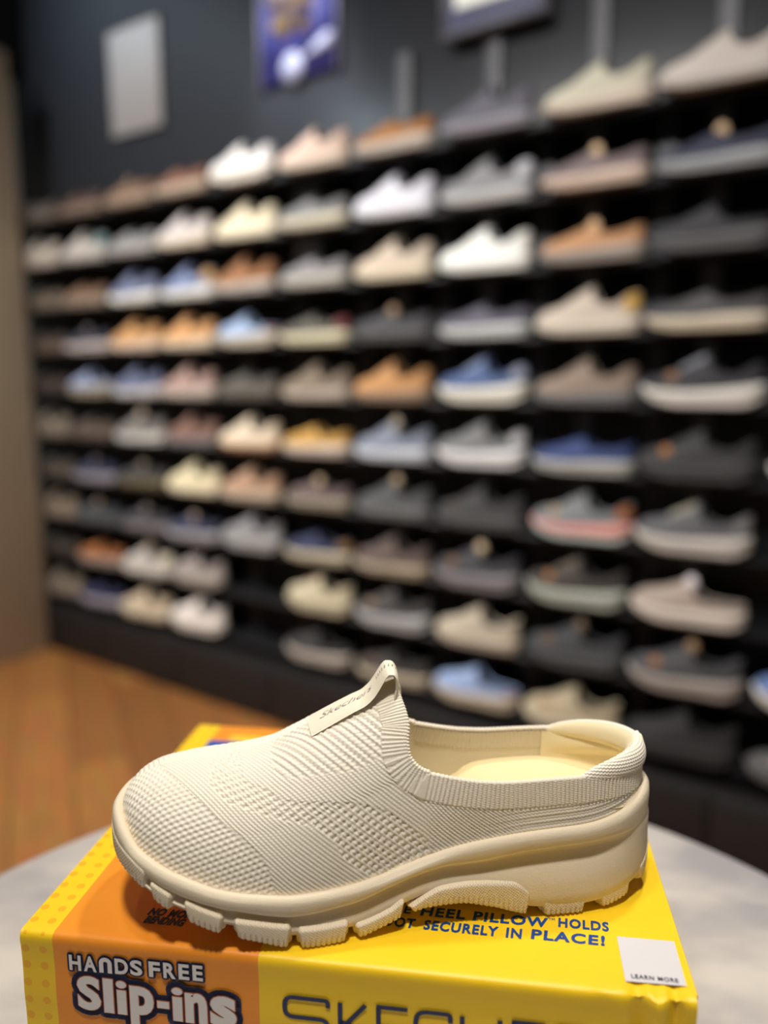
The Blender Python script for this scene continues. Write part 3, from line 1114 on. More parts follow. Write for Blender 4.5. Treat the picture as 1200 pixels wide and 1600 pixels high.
def knit_relief(a, b):
    """height in mm; a = position along the foot, b = girth distance from the instep (mm)"""
    ab = np.abs(b)
    k = math.sqrt(1 + KAP * KAP)
    c = (a + KAP * ab) / k                       # across the slanted courses
    e = (ab - KAP * a) / k                       # along them
    plain = .24 * np.sin(2 * PI * (c / 1.5 + .28 * np.abs(np.mod(e / 1.9, 1) * 2 - 1))) + .06 * np.cos(2 * PI * e / 1.9)
    toe_d = -1.0 * lattice(c, e, 2.35, 3.0, .32) + .12 * np.cos(2 * PI * c / 2.35)
    eye_d = -1.15 * lattice(c, e, 3.3, 4.2, .25) + plain * .9 + .15 * np.cos(2 * PI * c / 3.3)
    pop_d = .34 * np.cos(2 * PI * c / 2.7) * (.6 + .4 * np.cos(2 * PI * (e / 3.0 + .5 * np.mod(np.round(c / 2.7), 2)))) - .45 * lattice(c + 1.35, e, 2.7, 3.0, .25) + plain * .4
    toe = sstep(-.6, .6, a - TOE_B(ab))
    eye = sstep(-.7, .7, a - EYE_R(ab)) * sstep(-.7, .7, EYE_F(ab) - a)
    pop = sstep(-.8, .8, POP_B(a) - ab) * (1 - sstep(64.5, 66.5, a))
    h = plain * (1 - toe) + toe_d * toe
    h = h * (1 - eye) + eye_d * eye
    pop = pop * (1 - toe) * (1 - eye)
    return h * (1 - pop) + pop_d * pop


def nearest_on(poly, P, closed=True):
    """distance to a dense polyline and arc-length of the nearest point"""
    seg = np.concatenate([[0], np.cumsum(np.linalg.norm(np.diff(poly, axis=0), axis=1))])
    sh_ = P.shape[:-1]
    Q = P.reshape(-1, 3)
    d = np.empty(len(Q))
    s_ = np.empty(len(Q))
    for k in range(0, len(Q), 20000):
        A = Q[k:k + 20000]
        D2 = (A ** 2).sum(1)[:, None] - 2 * A @ poly.T + (poly ** 2).sum(1)[None]
        i = D2.argmin(1)
        d[k:k + 20000] = np.sqrt(np.maximum(D2[np.arange(len(A)), i], 0))
        # refine along the neighbouring segment
        i0 = np.clip(i, 1, len(poly) - 2)
        t = poly[i0 + 1] - poly[i0 - 1]
        l2 = (t ** 2).sum(1)
        f = ((A - poly[i0 - 1]) * t).sum(1) / l2
        s_[k:k + 20000] = seg[i0 - 1] + np.clip(f, 0, 1) * (seg[i0 + 1] - seg[i0 - 1])
    return d.reshape(sh_), s_.reshape(sh_)


COLLAR = HERO.collar_line(700, 420)
COLLAR_C = np.concatenate([COLLAR, COLLAR[:1]])
RIB_W = 0.0118
RIB_P = 2.05


S_REAR = float(np.linalg.norm(np.diff(COLLAR[:700], axis=0), axis=1).sum())


def rib_phase(s_):
    """ribs are wider along the heel and finer at the front of the opening"""
    return np.minimum(s_, S_REAR) * 1000 / RIB_P + np.maximum(s_ - S_REAR, 0) * 1000 / 1.5


def rib_relief(s_, d):
    ph = rib_phase(s_)
    amp = np.where(s_ > S_REAR, .24, .30)
    return amp * np.cos(2 * PI * ph) + .07 * np.cos(2 * PI * d * 1000 / 1.1 + PI * np.round(ph))


def build_upper():
    nx, nt = 540, 450
    P, q, th, thc = HERO.front_grid(nx, nt)
    N = normals(P)
    # outward check
    if N[nx // 3, nt // 2, 2] < 0:
        N = -N
    mid = nt // 2
    ridge = P[:, mid]
    uu = np.linspace(.11, HL - .004, 600)
    rr_ = HERO.S_uv(HERO.Su(uu), np.full(600, PI / 2))
    arc = np.concatenate([[0], np.cumsum(np.linalg.norm(np.diff(rr_, axis=0), axis=1))])
    a = np.interp(P[..., 0], uu, arc) * 1000 - np.interp(.13, uu, arc) * 1000
    gi = np.concatenate([np.zeros((nx, 1)), np.cumsum(np.linalg.norm(np.diff(P, axis=1), axis=2), axis=1)], 1)
    b = (gi - gi[:, mid:mid + 1]) * 1000
    d, s_ = nearest_on(COLLAR_C, P)
    near_rib = d < RIB_W + .004
    kr = knit_relief(a, b)
    rr2 = rib_relief(s_, d)
    wr = 1 - sstep(RIB_W - .0003, RIB_W + .0003, d)
    fade = sstep(0, .004, P[..., 2] - (HERO.wt(P[..., 0]) - .003)) * sstep(0, .02, 1 - q)
    fade = np.maximum(fade, .0)
    hgt = (kr * (1 - wr) + (rr2 + .35) * wr) * fade * .001
    V1 = P + N * hgt[..., None]
    # rear wall
    nr, nj = 900, 110
    P2, q2, th2 = HERO.rear_grid(nr, nj)
    N2 = normals(P2)
    if (N2[nr // 4, nj // 2, 1]) < 0:
        N2 = -N2
    d2, s2 = nearest_on(COLLAR_C, P2)
    wr2 = 1 - sstep(RIB_W - .0003, RIB_W + .0003, d2)
    path = np.concatenate([[0], np.cumsum(np.linalg.norm(np.diff(P2[:, 0], axis=0), axis=1))]) * 1000
    up = np.concatenate([np.zeros((nr, 1)), np.cumsum(np.linalg.norm(np.diff(P2, axis=1), axis=2), axis=1)], 1) * 1000
    x2, y2 = path[:, None] + 0 * up, up
    kr2 = .14 * np.sin(2 * PI * (y2 / 1.6 + .3 * np.abs(np.mod(x2 / 1.9, 1) * 2 - 1))) + .06 * np.cos(2 * PI * x2 / 1.9) + .10 * np.cos(2 * PI * y2 / 3.4)
    # continue the slanted courses of the front across the seam
    frac = np.linspace(0, 1, nj)
    b_near = np.interp(frac * thc, th[:mid], np.abs(b[0, :mid]))
    from_seam = np.minimum(path, path[-1] - path)[:, None] + 0 * up
    a2 = float(a[0, 2]) - from_seam
    kd = knit_relief(a2, np.broadcast_to(b_near[None], a2.shape))
    mixk = sstep(18, 60, from_seam)
    kr2 = kd * (1 - mixk) + kr2 * mixk
    h2 = (kr2 * (1 - wr2) + (rib_relief(s2, d2) + .35) * wr2) * .001
    V2 = P2 + N2 * h2[..., None]
    out = {}
    for key in ('upper', 'ribbed_collar'):
        Vs, Fs, base = [], [], 0
        for V, dd, nj_, flip in ((V1, d, nt, False), (V2, d2, nj, True)):
            F = grid_faces(V.shape[0], nj_, flip=flip)
            m_ = dd.ravel()[F].mean(1) < RIB_W
            F = F[m_ if key == 'ribbed_collar' else ~m_]
            used = np.unique(F)
            remap = np.full(V.shape[0] * nj_, -1)
            remap[used] = np.arange(len(used))
            Vs.append(V.reshape(-1, 3)[used])
            Fs.append(remap[F] + base)
            base += len(used)
        if key == 'ribbed_collar':
            # rolled rim along the opening
            C = HERO.collar_line(1000, 900)
            Ci = HERO.collar_line(1000, 900, inset=.0024)
            path_ = (C + Ci) / 2
            # tube vertices
            m__ = len(path_)
            T = np.roll(path_, -1, 0) - np.roll(path_, 1, 0)
            T /= np.linalg.norm(T, axis=1)[:, None]
            out_ = C - Ci
            out_ -= (out_ * T).sum(1)[:, None] * T
            out_ /= np.linalg.norm(out_, axis=1)[:, None]
            B = np.cross(T, out_)
            sl = np.concatenate([[0], np.cumsum(np.linalg.norm(np.diff(path_, axis=0), axis=1))])
            aa = np.linspace(0, 2 * PI, 12, endpoint=False)
            r_ = .00135 + .00016 * np.cos(2 * PI * rib_phase(sl))
            V = path_[:, None] + r_[:, None, None] * (out_[:, None] * np.cos(aa)[None, :, None] + B[:, None] * np.sin(aa)[None, :, None])
            I, J = np.meshgrid(np.arange(m__), np.arange(12), indexing='ij')
            I2, J2 = (I + 1) % m__, (J + 1) % 12
            Vs.append(V.reshape(-1, 3))
            Fs.append(np.stack([I * 12 + J, I2 * 12 + J, I2 * 12 + J2, I * 12 + J2], -1).reshape(-1, 4) + base)
        out[key] = mesh(key, np.concatenate(Vs), Fs, True)
    return out


parts = build_upper()
ob('upper', parts['upper'], m_knit, sh)
o = ob('ribbed_collar', parts['ribbed_collar'], m_rib, sh)
o['label'] = 'ribbed knit band around the opening'


# --- lining
def build_lining():
    ins = .0026
    P, q, th, thc = HERO.front_grid(70, 160, ins, .75)
    P2, q2, th2 = HERO.rear_grid(700, 40, ins)
    Ci = np.concatenate([HERO.collar_line(700, 420, inset=ins)] * 1)
    d2, s2 = nearest_on(np.concatenate([Ci, Ci[:1]]), P2)
    N2 = normals(P2)
    if (N2[170, 20, 1]) < 0:
        N2 = -N2
    wr = 1 - sstep(.0095, .0102, d2)
    P2 = P2 - N2 * ((.35 * np.cos(2 * PI * s2 * 1000 / RIB_P) + .35) * wr * .001)[..., None]
    f1 = grid_faces(*P.shape[:2], flip=True)
    f2 = grid_faces(*P2.shape[:2], flip=False)
    return mesh('lining', np.concatenate([P.reshape(-1, 3), P2.reshape(-1, 3)]), [f1, f2 + P.shape[0] * P.shape[1]], True)


ob('lining', build_lining(), m_lin, sh)

# --- insole
w_in = pchip([0, .02, .05, .08, .10, .13, .17, .22, .2645], [.0445, .0465, .0488, .0470, .0385, .0290, .0280, .0330, .046])


def build_insole():
    nq, nk = 90, 31
    q = np.linspace(0.02, .97, nq)
    u = HERO.U(q)
    a = np.linspace(-1, 1, nk)
    V = np.zeros((nq, nk, 3))
    for i in range(nq):
        vn_, vf_ = HERO.VN(q[i]) * .86, HERO.VF(q[i]) * .86
        v = np.where(a >= 0, a * vn_, a * vf_)
        V[i, :, 0] = np.clip(u[i], .0075, HL - .012)
        V[i, :, 1] = v
        V[i, :, 2] = w_in(u[i]) + .0030 * (1 - a ** 2) * sstep(.0, .04, u[i]) + .0022 * np.abs(a) ** 4 * (u[i] < .09)
    top = V.reshape(-1, 3)
    bot = top.copy()
    bot[:, 2] -= .004
    n = len(top)
    f = grid_faces(nq, nk)
    return mesh('insole', np.concatenate([top, bot]), [f[:, ::-1], f + n], True)


ob('insole', build_insole(), m_ins, sh)


# --- heel: cream lining, pillow, rolled knit heel collar
def build_heel_lining():
    P, q, th = HERO.rear_grid(220, 30, .0034, u_max=.0475)
    # lean the wall inward in the middle: the pillow behind the lining
    j = np.linspace(0, 1, 30)[None, :]
    tau = np.linspace(1, -1, 220)[:, None]
    N = normals(P)
    if N[55, 15, 1] < 0:
        N = -N
    bulge = .0035 * np.sin(PI * np.clip((j - .35) / .65, 0, 1)) * (1 - tau ** 4)
    P = P - N * bulge[..., None]
    return mesh('heel_lining', P.reshape(-1, 3), [grid_faces(220, 30)], True)


ob('heel_lining', build_heel_lining(), m_pil, sh)


def build_heel_roll():
    """rolled pillow around the back of the opening, thickest at the heel; outer knit half and inner cream half"""
    n = 260
    um = .0450
    C = HERO.rear_grid(n, 2, .0012, u_max=um)[0][:, 1]
    tau = np.linspace(1, -1, n)
    g = np.clip(1 - np.abs(tau) ** 3.2, 0, 1) ** .75
    T = np.gradient(C, axis=0)
    T[:, 2] = 0
    T /= np.linalg.norm(T, axis=1)[:, None]
    out_ = np.stack([T[:, 1], -T[:, 0], 0 * tau], 1)
    if out_[n // 2, 0] > 0:
        out_ = -out_
    ctr = C.copy()
    ctr[:, 2] += .0018 * g - .0010
    ctr -= out_ * (.0022 * g)[:, None]
    m_ = 64
    ang = np.linspace(-PI / 2, 3 * PI / 2, m_)       # from the bottom, out, over the top, in and down
    ru = .0009 + .0036 * g
    V = np.zeros((n, m_, 3))
    for j, a in enumerate(ang):
        ca, sa = math.cos(a), math.sin(a)
        rv = np.where(sa >= 0, .0012 + .0070 * g, .0010 + .0040 * g)
        ro = ru * (1.0 if ca >= 0 else 1.15)
        V[:, j] = ctr + out_ * (ca * ro)[:, None]
        V[:, j, 2] += sa * rv
    N = normals(V)
    if (N[n // 2, m_ // 4] * out_[n // 2]).sum() < 0:
        N = -N
    seg = np.concatenate([[0], np.cumsum(np.linalg.norm(np.diff(C, axis=0), axis=1))]) * 1000
    return V, N, seg, ang


V, N, seg, ang = build_heel_roll()
nsub = 3
SPL = int(64 * .55)                                 # columns before this index are outer knit
# refine the outer part for its stitch relief
jj = np.linspace(0, SPL, SPL * nsub + 1)
ii = np.linspace(0, len(V) - 1, len(V) * 3)
def resample(A, ii, jj):
    i0 = np.clip(np.floor(ii).astype(int), 0, A.shape[0] - 2)
    fi = (ii - i0)[:, None, None]
    A = A[i0] * (1 - fi) + A[i0 + 1] * fi
    j0 = np.clip(np.floor(jj).astype(int), 0, A.shape[1] - 2)
    fj = (jj - j0)[None, :, None]
    return A[:, j0] * (1 - fj) + A[:, j0 + 1] * fj
Vo, No = resample(V, ii, jj), resample(N, ii, jj)
x = np.interp(ii, np.arange(len(seg)), seg)[:, None]
y = np.concatenate([np.zeros((len(Vo), 1)), np.cumsum(np.linalg.norm(np.diff(Vo, axis=1), axis=2), axis=1)], 1) * 1000
rel = .16 * np.sin(2 * PI * (y / 1.5 + .35 * np.abs(np.mod(x / 1.7, 1) * 2 - 1))) + .07 * np.cos(2 * PI * x / 1.7)
Vo = Vo + No * (rel * .001)[..., None]
ob('heel_collar', mesh('heel_collar', Vo.reshape(-1, 3), [grid_faces(*Vo.shape[:2])], True), m_knit, sh)
Vi = V[:, SPL:]
ob('heel_pillow', mesh('heel_pillow', Vi.reshape(-1, 3), [grid_faces(*Vi.shape[:2])], True), m_pil, sh)['label'] = 'smooth cream pillow inside the heel'


# --- pull tab on the instep
def build_tab():
    ctrl = [(.1705, None), (.1640, None), (.1560, None), (.1500, None), (.1450, None), (.1412, .1042), (.1385, .1078), (.1362, .1115), (.1345, .1140), (.1328, .1153), (.1308, .1152), (.1292, .1138), (.1284, .1110), (.1284, .1070), (.1292, .1030), (.1300, .0990)]
    pts = []
    for u, w in ctrl:
        if w is None:
            w = float(HERO.h(HERO.Su(u))) + .0011
        pts.append((u, w))
    pts = np.array(pts)
    s_ = np.concatenate([[0], np.cumsum(np.linalg.norm(np.diff(pts, axis=0), axis=1))])
    fu, fw = pchip(s_, pts[:, 0]), pchip(s_, pts[:, 1])
    n, m_ = 150, 33
    s = np.linspace(0, s_[-1], n)
    C = np.stack([fu(s), fw(s)], 1)
    T = np.gradient(C, axis=0)
    T /= np.linalg.norm(T, axis=1)[:, None]
    Nn = np.stack([T[:, 1], -T[:, 0]], 1)
    if Nn[10, 1] < 0:
        Nn = -Nn
    hwid, tk = .0085, .0013
    vc = .0045
    a = np.linspace(-1, 1, m_)
    drop = 14.0 * sstep(.06, .0, s)[:, None] + 3.5
    V = []
    for side in (1, -1):
        rib = .00012 * np.cos(2 * PI * a * hwid * 1000 / .8)[None] * (side > 0)
        off = side * tk / 2 * np.sqrt(np.clip(1 - np.abs(a) ** 10, 0, 1))[None] + rib
        off = off - drop * (a[None] * hwid + vc) ** 2
        U = C[:, 0][:, None] + Nn[:, 0][:, None] * off
        W = C[:, 1][:, None] + Nn[:, 1][:, None] * off
        V.append(np.stack([U, np.broadcast_to(a * hwid + vc, U.shape), W], -1))
    A = np.concatenate([V[0], V[1][:, ::-1]], 1)       # closed section
    K = A.shape[1]
    I, J = np.meshgrid(np.arange(n - 1), np.arange(K), indexing='ij')
    J2 = (J + 1) % K
    F = [np.stack([I * K + J, (I + 1) * K + J, (I + 1) * K + J2, I * K + J2], -1).reshape(-1, 4), np.arange(K)[::-1][None], np.arange((n - 1) * K, n * K)[None]]
    return mesh('pull_tab', A.reshape(-1, 3), F, True), s, C, Nn, drop, hwid, tk


tab_me, tS, tC, tN, tD, tH, tK = build_tab()
m_tab = mat('cream_webbing', lin((238, 228, 206)), 0.8, sheen=0.1, spec=0.25)
noise_bump(m_tab, 2200, 0.3, 0.0002, detail=1.0)
tab = ob('pull_tab', tab_me, m_tab, sh)


def tab_map(V, lift):
    """x along the tab from its lower end, y across"""
    i = np.interp(V[:, 0], tS, np.arange(len(tS)))
    cu, cw = np.interp(i, np.arange(len(tS)), tC[:, 0]), np.interp(i, np.arange(len(tS)), tC[:, 1])
    nu, nw = np.interp(i, np.arange(len(tS)), tN[:, 0]), np.interp(i, np.arange(len(tS)), tN[:, 1])
    dr = np.interp(i, np.arange(len(tS)), tD[:, 0])
    off = tK / 2 + lift - dr * (.0045 - V[:, 1]) ** 2
    return np.stack([cu + nu * off, .0045 - V[:, 1], cw + nw * off], 1)


m_thread = mat('grey_thread', lin((150, 146, 146)), 0.7)
Vt, Ft = letters([('Skechers', 0.006, 0.036, -0.0019, 0.0019, -0.012, 0.5, 0.95)])
ob('script_text', mesh('script_text', tab_map(Vt, .00025), Ft, False), m_thread, tab)
sq = []
for k in range(13):
    x0 = .0400 + k * .0016
    sq.append([(x0, -.0005), (x0 + .0003, .0018)])
Vs_, Fs_ = strokes(sq, .0005)
ob('stitching', mesh('stitching', tab_map(Vs_, .00022), Fs_, False), mat('olive_thread', lin((150, 142, 112)), 0.8), tab)


# ------------------------------------------------------------------ shoes on the wall
def bg_form(kind):
    L = .272
    ku = np.array([0, .002, .006, .012, .025, .045, .08, .12, .153, .181, .206, .232, .251, .2615, .2675, L])
    kn = np.array([0, .0095, .0165, .0225, .0295, .0345, .0360, .0385, .0430, .0460, .0460, .0420, .0345, .0245, .0125, 0])
    rear_s = [(0, .092), (.012, .094), (.03, .084), (.055, .069), (.075, .066), (.095, .072), (.108, .080)]
    front_s = [(.108, .080), (.1135, .090), (.1165, .1000), (.1185, .1090), (.1200, .1160)]
    ridge_s = [(.1200, .1160), (.140, .1060), (.165, .0920), (.19, .0790), (.215, .0700), (.24, .0630), (.256, .0540), (.2640, .0455), (.2675, .036)]
    if kind == 'sneaker':
        wb = [(0, .004), (.012, .0008), (.04, 0), (.17, 0), (.20, .002), (.235, .009), (.272, .021)]
        wt = [(0, .038), (.03, .035), (.1, .031), (.17, .0275), (.22, .0290), (.25, .0330), (.272, .0385)]
        seam, rear, front, ridge, rb = .108, rear_s, front_s, ridge_s, .012
    elif kind == 'runner':
        wb = [(0, .016), (.012, .0085), (.035, .001), (.06, 0), (.17, 0), (.20, .0035), (.235, .014), (.272, .032)]
        wt = [(0, .056), (.03, .050), (.1, .042), (.17, .0380), (.22, .0400), (.25, .0445), (.272, .051)]
        ad_ = lambda q, k: [(a, b + k) for a, b in q]
        seam, rear, front, rb = .108, ad_(rear_s, .005), ad_(front_s, .005), .012
        ridge = [(.1200, .1210), (.140, .1120), (.165, .0990), (.19, .0870), (.215, .0790), (.24, .0730), (.256, .0660), (.2640, .0580), (.2675, .0485)]
    elif kind == 'slipon':
        wb = [(0, .006), (.012, .001), (.04, 0), (.17, 0), (.20, .002), (.235, .008), (.272, .020)]
        wt = [(0, .038), (.03, .036), (.1, .034), (.17, .030), (.22, .031), (.25, .034), (.272, .039)]
        seam = .112
        rear = [(0, .076), (.012, .076), (.03, .070), (.055, .062), (.08, .061), (.10, .064), (.112, .069)]
        front = [(.112, .069), (.119, .074), (.124, .080), (.127, .086), (.129, .0905)]
        ridge = [(.129, .0905), (.150, .086), (.175, .077), (.20, .069), (.225, .063), (.245, .057), (.258, .049), (.2640, .043), (.2675, .0365)]
        rb = .010
    else:                                            # mule
        wb = [(0, .012), (.012, .005), (.035, .0006), (.06, 0), (.17, 0), (.20, .0035), (.235, .013), (.272, .029)]
        wt = [(0, .048), (.03, .044), (.1, .038), (.17, .0345), (.22, .0370), (.25, .0415), (.272, .047)]
        seam = .112
        rear = [(0, .060), (.012, .060), (.03, .058), (.055, .0565), (.08, .0575), (.10, .063), (.112, .071)]
        front = [(.112, .071), (.119, .080), (.124, .090), (.127, .099), (.129, .1065)]
        ridge = [(.129, .1065), (.150, .099), (.175, .088), (.20, .079), (.225, .073), (.245, .067), (.258, .0585), (.2640, .052), (.2675, .0445)]
        rb = .010
    return Form(L, ku, kn, kn, wb, wt, ridge, rear, front, up_scale=.90, u_seam=seam, ridge_back=rb)


BG = {}


def bg_meshes(kind):
    if kind in BG:
        return BG[kind]
    F = bg_form(kind)
    M = {}
    split = .010 if kind in ('sneaker', 'slipon') else .015

    def mid(u):
        wt, wb = F.wt(u), F.wb(u)
        lo = np.minimum(wb + split, wt - .008)
        z = 0 * u
        return [(-.014 + z, wt - .008), (-.0055 + z, wt - .002), (-.003 + z, wt), (-.001 + z, wt - .001), (.0004 + z, wt - .004), (.0008 + z, (wt + lo) / 2), (.0 + z, lo + .001), (-.003 + z, lo), (-.016 + z, lo)]

    def outs(u):
        wt, wb = F.wt(u), F.wb(u)
        lo = np.minimum(wb + split, wt - .008)
        z = 0 * u
        return [(-.014 + z, lo), (-.0015 + z, lo), (-.0005 + z, lo - .0012), (-.0005 + z, (wb + lo) / 2), (-.0018 + z, wb + .0012), (-.004 + z, wb), (-.018 + z, wb)]
    M['midsole'] = sole_profile_mesh('midsole', F, 48, mid)
    M['outsole'] = sole_profile_mesh('outsole', F, 48, outs)
    P, q, th, thc = F.front_grid(40, 49)
    P2, q2, th2 = F.rear_grid(64, 10)
    C, Ci = F.collar_line(64, 36), F.collar_line(64, 36, inset=.004)
    ctr = (C + Ci) / 2
    me_rim = tube('rim', ctr, .0030, 8, True)
    Vr = np.zeros(len(me_rim.vertices) * 3)
    me_rim.vertices.foreach_get('co', Vr)
    Vr = Vr.reshape(-1, 3)
    Fr = np.array([list(p_.vertices) for p_ in me_rim.polygons])
    n1, n2 = P.shape[0] * P.shape[1], P2.shape[0] * P2.shape[1]
    M['upper'] = mesh('upper', np.concatenate([P.reshape(-1, 3), P2.reshape(-1, 3), Vr]),
                      [grid_faces(*P.shape[:2]), grid_faces(*P2.shape[:2], flip=True) + n1, Fr + n1 + n2], True)
    P, q, th, thc = F.front_grid(16, 33, .004, .5)
    P2, q2, th2 = F.rear_grid(48, 8, .004)
    n1 = P.shape[0] * P.shape[1]
    # footbed
    qq = np.linspace(.05, .75, 24)
    a = np.linspace(-1, 1, 9)
    B = np.zeros((24, 9, 3))
    for i, s_ in enumerate(qq):
        B[i, :, 0] = F.U(s_)
        B[i, :, 1] = a * F.VN(s_) * .86
        B[i, :, 2] = F.wt(F.U(s_)) + .004
    M['lining'] = mesh('lining', np.concatenate([P.reshape(-1, 3), P2.reshape(-1, 3), B.reshape(-1, 3)]),
                       [grid_faces(*P.shape[:2], flip=True), grid_faces(*P2.shape[:2]) + n1, grid_faces(24, 9, flip=True) + n1 + P2.shape[0] * P2.shape[1]], True)
    if kind in ('sneaker', 'runner'):
        Vs, Fs, k = [], [], 0
        for u in np.linspace(.132, .178, 5):
            t = np.linspace(.30 * PI, .70 * PI, 13)
            pth = F.S_uv(np.full(13, float(F.Su(u))), t) + np.array([0, 0, .0012])
            me = tube('l', pth, .0028, 6)
            v = np.zeros(len(me.vertices) * 3)
            me.vertices.foreach_get('co', v)
            Vs.append(v.reshape(-1, 3))
            Fs += [[i + k for i in p_.vertices] for p_ in me.polygons]
            k += len(me.vertices)
            bpy.data.meshes.remove(me)
        M['laces'] = mesh('laces', np.concatenate(Vs), Fs, True)
    # heel tab: patch over the back of the heel
    P2, q2, th2 = F.rear_grid(40, 12, 0, u_max=.034)
    N2 = normals(P2)
    if N2[10, 6, 1] < 0:
        N2 = -N2
    P3 = P2[:, 3:] + N2[:, 3:] * .0016
    M['heel_tab'] = mesh('heel_tab', P3.reshape(-1, 3), [grid_faces(*P3.shape[:2], flip=True)], True)
    # lump of tan stuffing paper showing at the tongue, flat tag on the vamp
    a = np.linspace(0, 2 * PI, 20, endpoint=False)
    b = np.linspace(-PI / 2, PI / 2, 9)

    def blob(c, rx, ry, rz):
        V = np.array([(c[0] + rx * math.cos(bb) * math.cos(aa), c[1] + ry * math.cos(bb) * math.sin(aa), c[2] + rz * math.sin(bb)) for aa in a for bb in b])
        return mesh('badge', V, [grid_faces(20, 9, True, flip=True)], True)
    tp = F.S_uv(float(F.Su(F.tip_u)), PI / 2)
    M['tongue_badge'] = blob((tp[0] - .004, .010, tp[2] - .008), .0150, .010, .0190)
    vq = F.S_uv(float(F.Su(.195)), .22 * PI)
    M['vamp_badge'] = blob((vq[0], vq[1] + .000, vq[2]), .0150, .006, .0140)
    BG[kind] = M
    return M


MATS = {}


def cmat(c, rough=0.75):
    k = (tuple(c), rough)
    if k not in MATS:
        m = mat('shoe_colour_%d_%d_%d' % tuple(c), lin(c), rough)
        noise_bump(m, 260, 0.15, 0.0006)
        MATS[k] = m
    return MATS[k]


def put(kind, part, color, parent):
    me = bg_meshes(kind)[part]
    if not me.materials:
        me.materials.append(cmat((128, 128, 128)))
    o = bpy.data.objects.new(part, me)
    COL.objects.link(o)
    o.parent = parent
    o.material_slots[0].link = 'OBJECT'
    g = sum(color) / 3
    o.material_slots[0].material = cmat(tuple(int(g + (q - g) * 0.86) for q in color))
    return o


COL_T = [-.135, .148] + [.420 + .2835 * k for k in range(9)]          # column 0 (right, mostly out of frame) .. 10
TAN, ORA = (196, 164, 122), (178, 116, 62)
